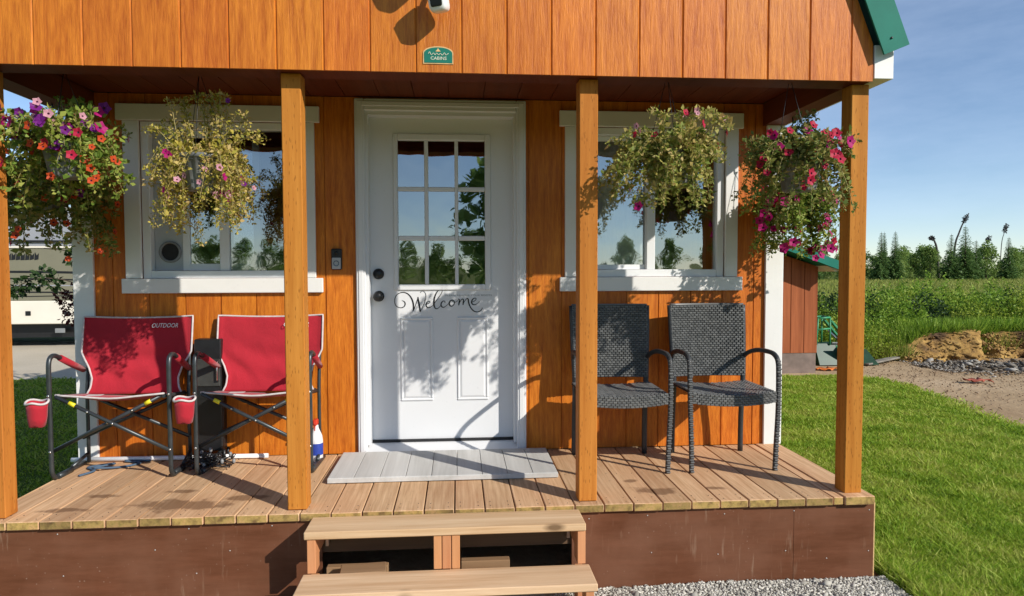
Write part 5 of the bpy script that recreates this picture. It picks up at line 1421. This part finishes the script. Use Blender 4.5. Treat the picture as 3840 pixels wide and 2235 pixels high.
for (cx_, cy_, r_, h_, lab) in ((16.6, 16.0, 1.3, .75, 'dark green alder shrub at the right edge behind the brush'), (11.4, 11.2, .75, .42, 'dark low shrub at the top of the dirt bank'), (9.6, 10.6, .7, .5, 'dark shrub in the brush right of the corner post')):
    sh_ = thing('shrub', lab, 'shrub', (cx_, cy_, float(hgt(cx_, cy_))))
    P, D_, LL = dark_fn(cx_, cy_, r_, h_)(3200, g_); V_, F_ = leaf_arrays(P - np.array(sh_.location), D_, LL * .075, LL * .04, .2, g_)
    fast_mesh('crown', V_, F_, M_BRUSHDK, sh_)
    b = MB()
    for k in range(7):
        a = k * .9; b.tube([(0, 0, 0), (r_ * .35 * math.cos(a), r_ * .3 * math.sin(a), h_ * .5), (r_ * .6 * math.cos(a), r_ * .5 * math.sin(a), h_ * .8)], [.015, .01, .004], 5)
    b.build('stem', M_BARK, sh_)
def grass_fn(y0, y1, h0, h1, s0, s1, pw):
    def f(n, g):
        x, y = wedge(n, y0, y1, g, s0, s1, pw); z = hgt(x, y)
        return np.stack([x, y, z], 1), np.stack([g.normal(0, .35, n), g.normal(0, .35, n), np.ones(n)], 1), g.uniform(h0, h1, n)
    return f
def tall_grass(n, fn, wid, mat, name, label, g):
    P, D_, LL = fn(n, g); d = np.hypot(P[:, 0], P[:, 1] + 3)
    V_, F_ = leaf_arrays(P, D_, LL, wid * np.clip(d / 12, .6, 4), .1, g); o = fast_mesh(name, V_, F_, mat); o['kind'] = 'stuff'; o['label'] = label; o['category'] = 'grass'
tall_grass(110000, grass_fn(8.0, 62, .22, .50, .40, 1.05, 1.7), .016, M_DRYGR, 'meadow_grass', 'tall green and tan meadow grass between brush and trees', g_)
def edge_fn(n, g):
    x = g.uniform(5.5, 7.6, n); y = 7.75 + g.uniform(0, 1.2, n) - .1 * (x - 6); return np.stack([x, y, hgt(x, y) - .02], 1), np.stack([g.normal(0, .4, n), g.normal(-.1, .4, n), np.ones(n)], 1), g.uniform(.12, .40, n)
def top_fn(n, g):
    x = g.uniform(7.2, 13.5, n); y = 8.02 - .25 * (x - 7.05) / 7.8 + .16 * np.sin(x * 2.1) + .10 * np.sin(x * 4.7 + 1) + g.uniform(0, 1.1, n) ** 1.3
    z = G + .36 * np.clip((x - 7.13) / 1.0, .1, 1) - .06 * np.clip(y - 8.2, 0, 1)
    return np.stack([x, y, z], 1), np.stack([g.normal(0, .45, n), g.normal(-.25, .45, n), np.ones(n)], 1), g.uniform(.10, .38, n)
tall_grass(11000, top_fn, .014, M_BRUSH, 'rough_grass', 'green rough grass fringing the top of the dirt bank', g_)
tall_grass(9000, edge_fn, .012, M_DRYGR, 'rough_grass', 'dry rough grass at the foot of the brush beside the implement', g_)

# --- trees: a few meshes shared by many trees
def spruce_meshes(seed, h, w):
    g = np.random.default_rng(seed); P, D_, LL = [], [], []
    nw = int(h * 6.5)
    for k in range(nw):
        v = k / nw; z = h * (.06 + .93 * v); r_ = w * (1 - v) ** .68 * g.uniform(.72, 1.15) + .015
        nb = int(5 + 6 * (1 - v)); a0 = g.uniform(0, 6.28)
        for j in range(nb):
            a = a0 + 2 * math.pi * j / nb + g.normal(0, .25); rr = r_ * g.uniform(.6, 1.1)
            m_ = max(3, int(rr / .12))
            for q in range(m_):
                s = (q + .3) / m_; c = np.array([math.cos(a), math.sin(a)])
                p = np.array([c[0] * rr * s, c[1] * rr * s, z - .22 * rr * s * s * 1.6])
                for sd_ in (-1, 0, 1):
                    da = a + sd_ * .75 + g.normal(0, .15)
                    P.append(p); D_.append([math.cos(da), math.sin(da), -.35 + g.normal(0, .18)]); LL.append(g.uniform(.16, .30) * (.42 + .70 * (1 - v)))
    P = np.array(P); V_, F_ = leaf_arrays(P, np.array(D_), np.array(LL), np.array(LL) * .42, .15, g)
    c = fast_mesh('crown', V_, F_, M_SPRUCE); cm = c.data; bpy.data.objects.remove(c)
    b = MB(); b.tube([(0, 0, 0), (.02, 0, h * .5), (0, 0, h)], [.11, .06, .012], 7); t = b.build('trunk', M_BARK); tm = t.data; bpy.data.objects.remove(t)
    return tm, cm
SPR = [spruce_meshes(1, 5.6, 1.25), spruce_meshes(2, 5.6, 1.0), spruce_meshes(3, 5.6, 1.5)]
def put_tree(pair, name, label, x, y, h, base, cat='tree', group='spruces along the far tree line', rz=0, wide=1.0):
    t = thing(name, label, cat, (x, y, float(hgt(x, y))), group)
    s = h / base
    for nm, me in zip(('trunk', 'crown'), pair):
        o = bpy.data.objects.new(nm, me); COL.objects.link(o); o.parent = t; o.scale = (s * wide, s * wide, s); o.rotation_euler.z = rz
    return t
for k, (x, y, h, v, wd, lab) in enumerate([
    (42.3, 62.0, 4.70, 0, 1.0, 'left one of the twin-topped dark spruces right of the corner post'),
    (43.4, 63.2, 4.75, 1, .9, 'right one of the twin-topped dark spruces right of the corner post'),
    (43.9, 62.2, 4.78, 1, 1.1, 'slim dark spruce just right of the twin-topped pair'),
    (49.7, 62.0, 4.50, 0, 1.1, 'dark spruce beside the tall crooked snag, left of the tallest spruce'),
    (51.2, 62.0, 5.35, 2, 1.1, 'tallest dark spruce of the far tree line'),
    (52.7, 62.4, 3.90, 0, 1.2, 'shorter spruce just right of the tallest spruce'),
    (55.9, 62.0, 4.20, 1, 1.2, 'dark spruce near the right edge of the picture'),
    (36.5, 64.0, 3.60, 0, 1.1, 'spruce showing between the shed roof and the corner post'),
    (39.3, 63.0, 3.30, 2, 1.0, 'low spruce hidden partly by the corner post'),
    (46.6, 66.0, 3.70, 2, 1.0, 'greyish spruce among the leafy trees in mid tree line')]):
    q_ = .935; put_tree(SPR[v], 'spruce_tree', lab, .03 + (x - .03) * q_, -3.1 + (y + 3.1) * q_, (h - 1.08) * q_ + 1.08 + .33, 5.6, rz=k * 1.3, wide=wd)
for (p, lab, rr) in (([(50.0, 62, -.30), (50.1, 62, 3.2), (50.5, 62, 4.6), (51.0, 62, 5.8), (51.5, 62, 6.6)], 'tall bare snag leaning right, the tallest thing in the tree line', .11),
                 ([(48.5, 62, -.30), (48.2, 62, 2.8), (47.95, 62, 3.7), (47.7, 62, 4.05), (47.3, 62, 4.15)], 'bare snag with its tip bent over to the left', .12),
                 ([(53.0, 62, -.30), (53.2, 62, 3.0), (53.5, 62, 3.7), (53.85, 62, 4.3)], 'thin bare snag leaning right beyond the tallest spruce', .05),
                 ([(55.0, 62, -.30), (55.1, 62, 3.4), (55.35, 62, 4.6), (55.6, 62, 5.5)], 'thin snag with a dark tufted top near the right edge', .045)):
    t = thing('dead_tree', lab, 'tree', (p[0][0], 62, -.30), 'dead snags in the far tree line')
    sp_ = smooth_path(p, 5); b = MB(); n = len(sp_); b.tube(sp_, [rr * (1 - .6 * k / n) for k in range(n)], 6); b.build('trunk', M_SNAG, t, (p[0][0], 62, -.30))
    g_2 = np.random.default_rng(int(p[0][0] * 10)); seg = sp_[int(n * .72):int(n * .95)]
    leafy('twigs', seg, .16, 150, .16, M_SNAG, t, (p[0][0], 62, -.30), g_2)
def birch_meshes(seed):
    g = np.random.default_rng(seed); h = 4.0
    b = MB(); b.tube([(0, 0, 0), (.05, .02, 1.6), (.0, .05, h * .9)], [.07, .05, .01], 6); pts = []
    for k in range(34):
        v = g.uniform(.18, 1); a = g.uniform(0, 6.28); r_ = (.95 * math.sin(math.pi * min(1, v * .9 + .12)) + .1) * g.uniform(.3, 1)
        p = (r_ * math.cos(a), r_ * math.sin(a), h * v); pts.append(p)
        b.tube([(0, 0, h * v * .75), (p[0] * .6, p[1] * .6, h * v * .92), p], [.02, .012, .004], 4)
    t = b.build('trunk', M_BARK); tm = t.data; bpy.data.objects.remove(t)
    c = leafy('crown', pts, .36, 2300, .19, M_BIRCH, None, (0, 0, 0), g); cm = c.data; bpy.data.objects.remove(c)
    return tm, cm
BIR = [birch_meshes(41), birch_meshes(42), birch_meshes(43)]
# the leafy wood behind: one mass, made of many crowns
def wood(n_trees, xf, yf, hf, name, label, seed, mat=None):
    g = np.random.default_rng(seed); VV, FF = [], []; off = 0
    for k in range(n_trees):
        me = BIR[k % 3][1]; co = np.empty(len(me.vertices) * 3, np.float32); me.vertices.foreach_get('co', co); co = co.reshape(-1, 3)
        nv = len(co) // 4; keep = np.repeat(g.uniform(0, 1, nv) < .55, 4); co = co[keep]
        x, y, h = xf(g), yf(g), hf(g); s = h / 4.0; a = g.uniform(0, 6.28); ca, sa = math.cos(a), math.sin(a)
        q = np.stack([co[:, 0] * ca - co[:, 1] * sa, co[:, 0] * sa + co[:, 1] * ca, co[:, 2]], 1) * np.array([s * 1.1, s * 1.1, s]) + np.array([x, y, float(hgt(x, y)) - .15])
        VV.append(q); FF.append(np.arange(len(q)).reshape(-1, 4) + off); off += len(q)
    o = fast_mesh(name, np.concatenate(VV), np.concatenate(FF), mat or M_BIRCH); o['kind'] = 'stuff'; o['label'] = label; o['category'] = 'wood'; return o
wood(190, lambda g: g.uniform(24, 84), lambda g: 60 + 22 * g.uniform(0, 1) ** 1.5, lambda g: 1.3 + 2.7 * g.uniform(0, 1) ** 1.6, 'far_wood', 'mixed leafy wood along the far side of the meadow', 51)
wood(75, lambda g: g.uniform(24, 84), lambda g: 57.5 + 8 * g.uniform(0, 1), lambda g: 1.0 + 2.0 * g.uniform(0, 1) ** 1.8, 'far_wood', 'pale green young trees and bushes fronting the far wood', 54, M_BIRCHY)
wood(60, lambda g: g.uniform(-55, 5), lambda g: g.uniform(45, 70), lambda g: g.uniform(2.0, 4.2), 'far_wood', 'leafy wood far behind the trailer', 52)
wood(110, lambda g: g.uniform(-70, 70), lambda g: g.uniform(-62, -44), lambda g: g.uniform(2.2, 4.6), 'far_wood', 'leafy wood mirrored in the window panes', 53)
for k, (x, y, h, v, lab) in enumerate([(46.4, 60.5, 3.35, 0, 'round leafy tree between the spruce pair and the bent snag'), (52.3, 60.5, 3.85, 1, 'pale leafy tree right beside the tallest spruce'), (44.9, 60.8, 2.7, 2, 'leafy tree under the slim spruce'), (54.6, 60.0, 3.2, 2, 'leafy tree between the two right-hand snags')]):
    put_tree(BIR[v], 'leafy_tree', lab, x, y, h, 4.0, rz=k, group='leafy trees in the far tree line', wide=1.15)

t_ = put_tree(BIR[1], 'birch_tree', 'leafy birch standing in the yard opposite the door, seen only mirrored in its panes', 1.15, -10.5, 4.4, 4.0, group='leafy trees in the yard', wide=1.05)
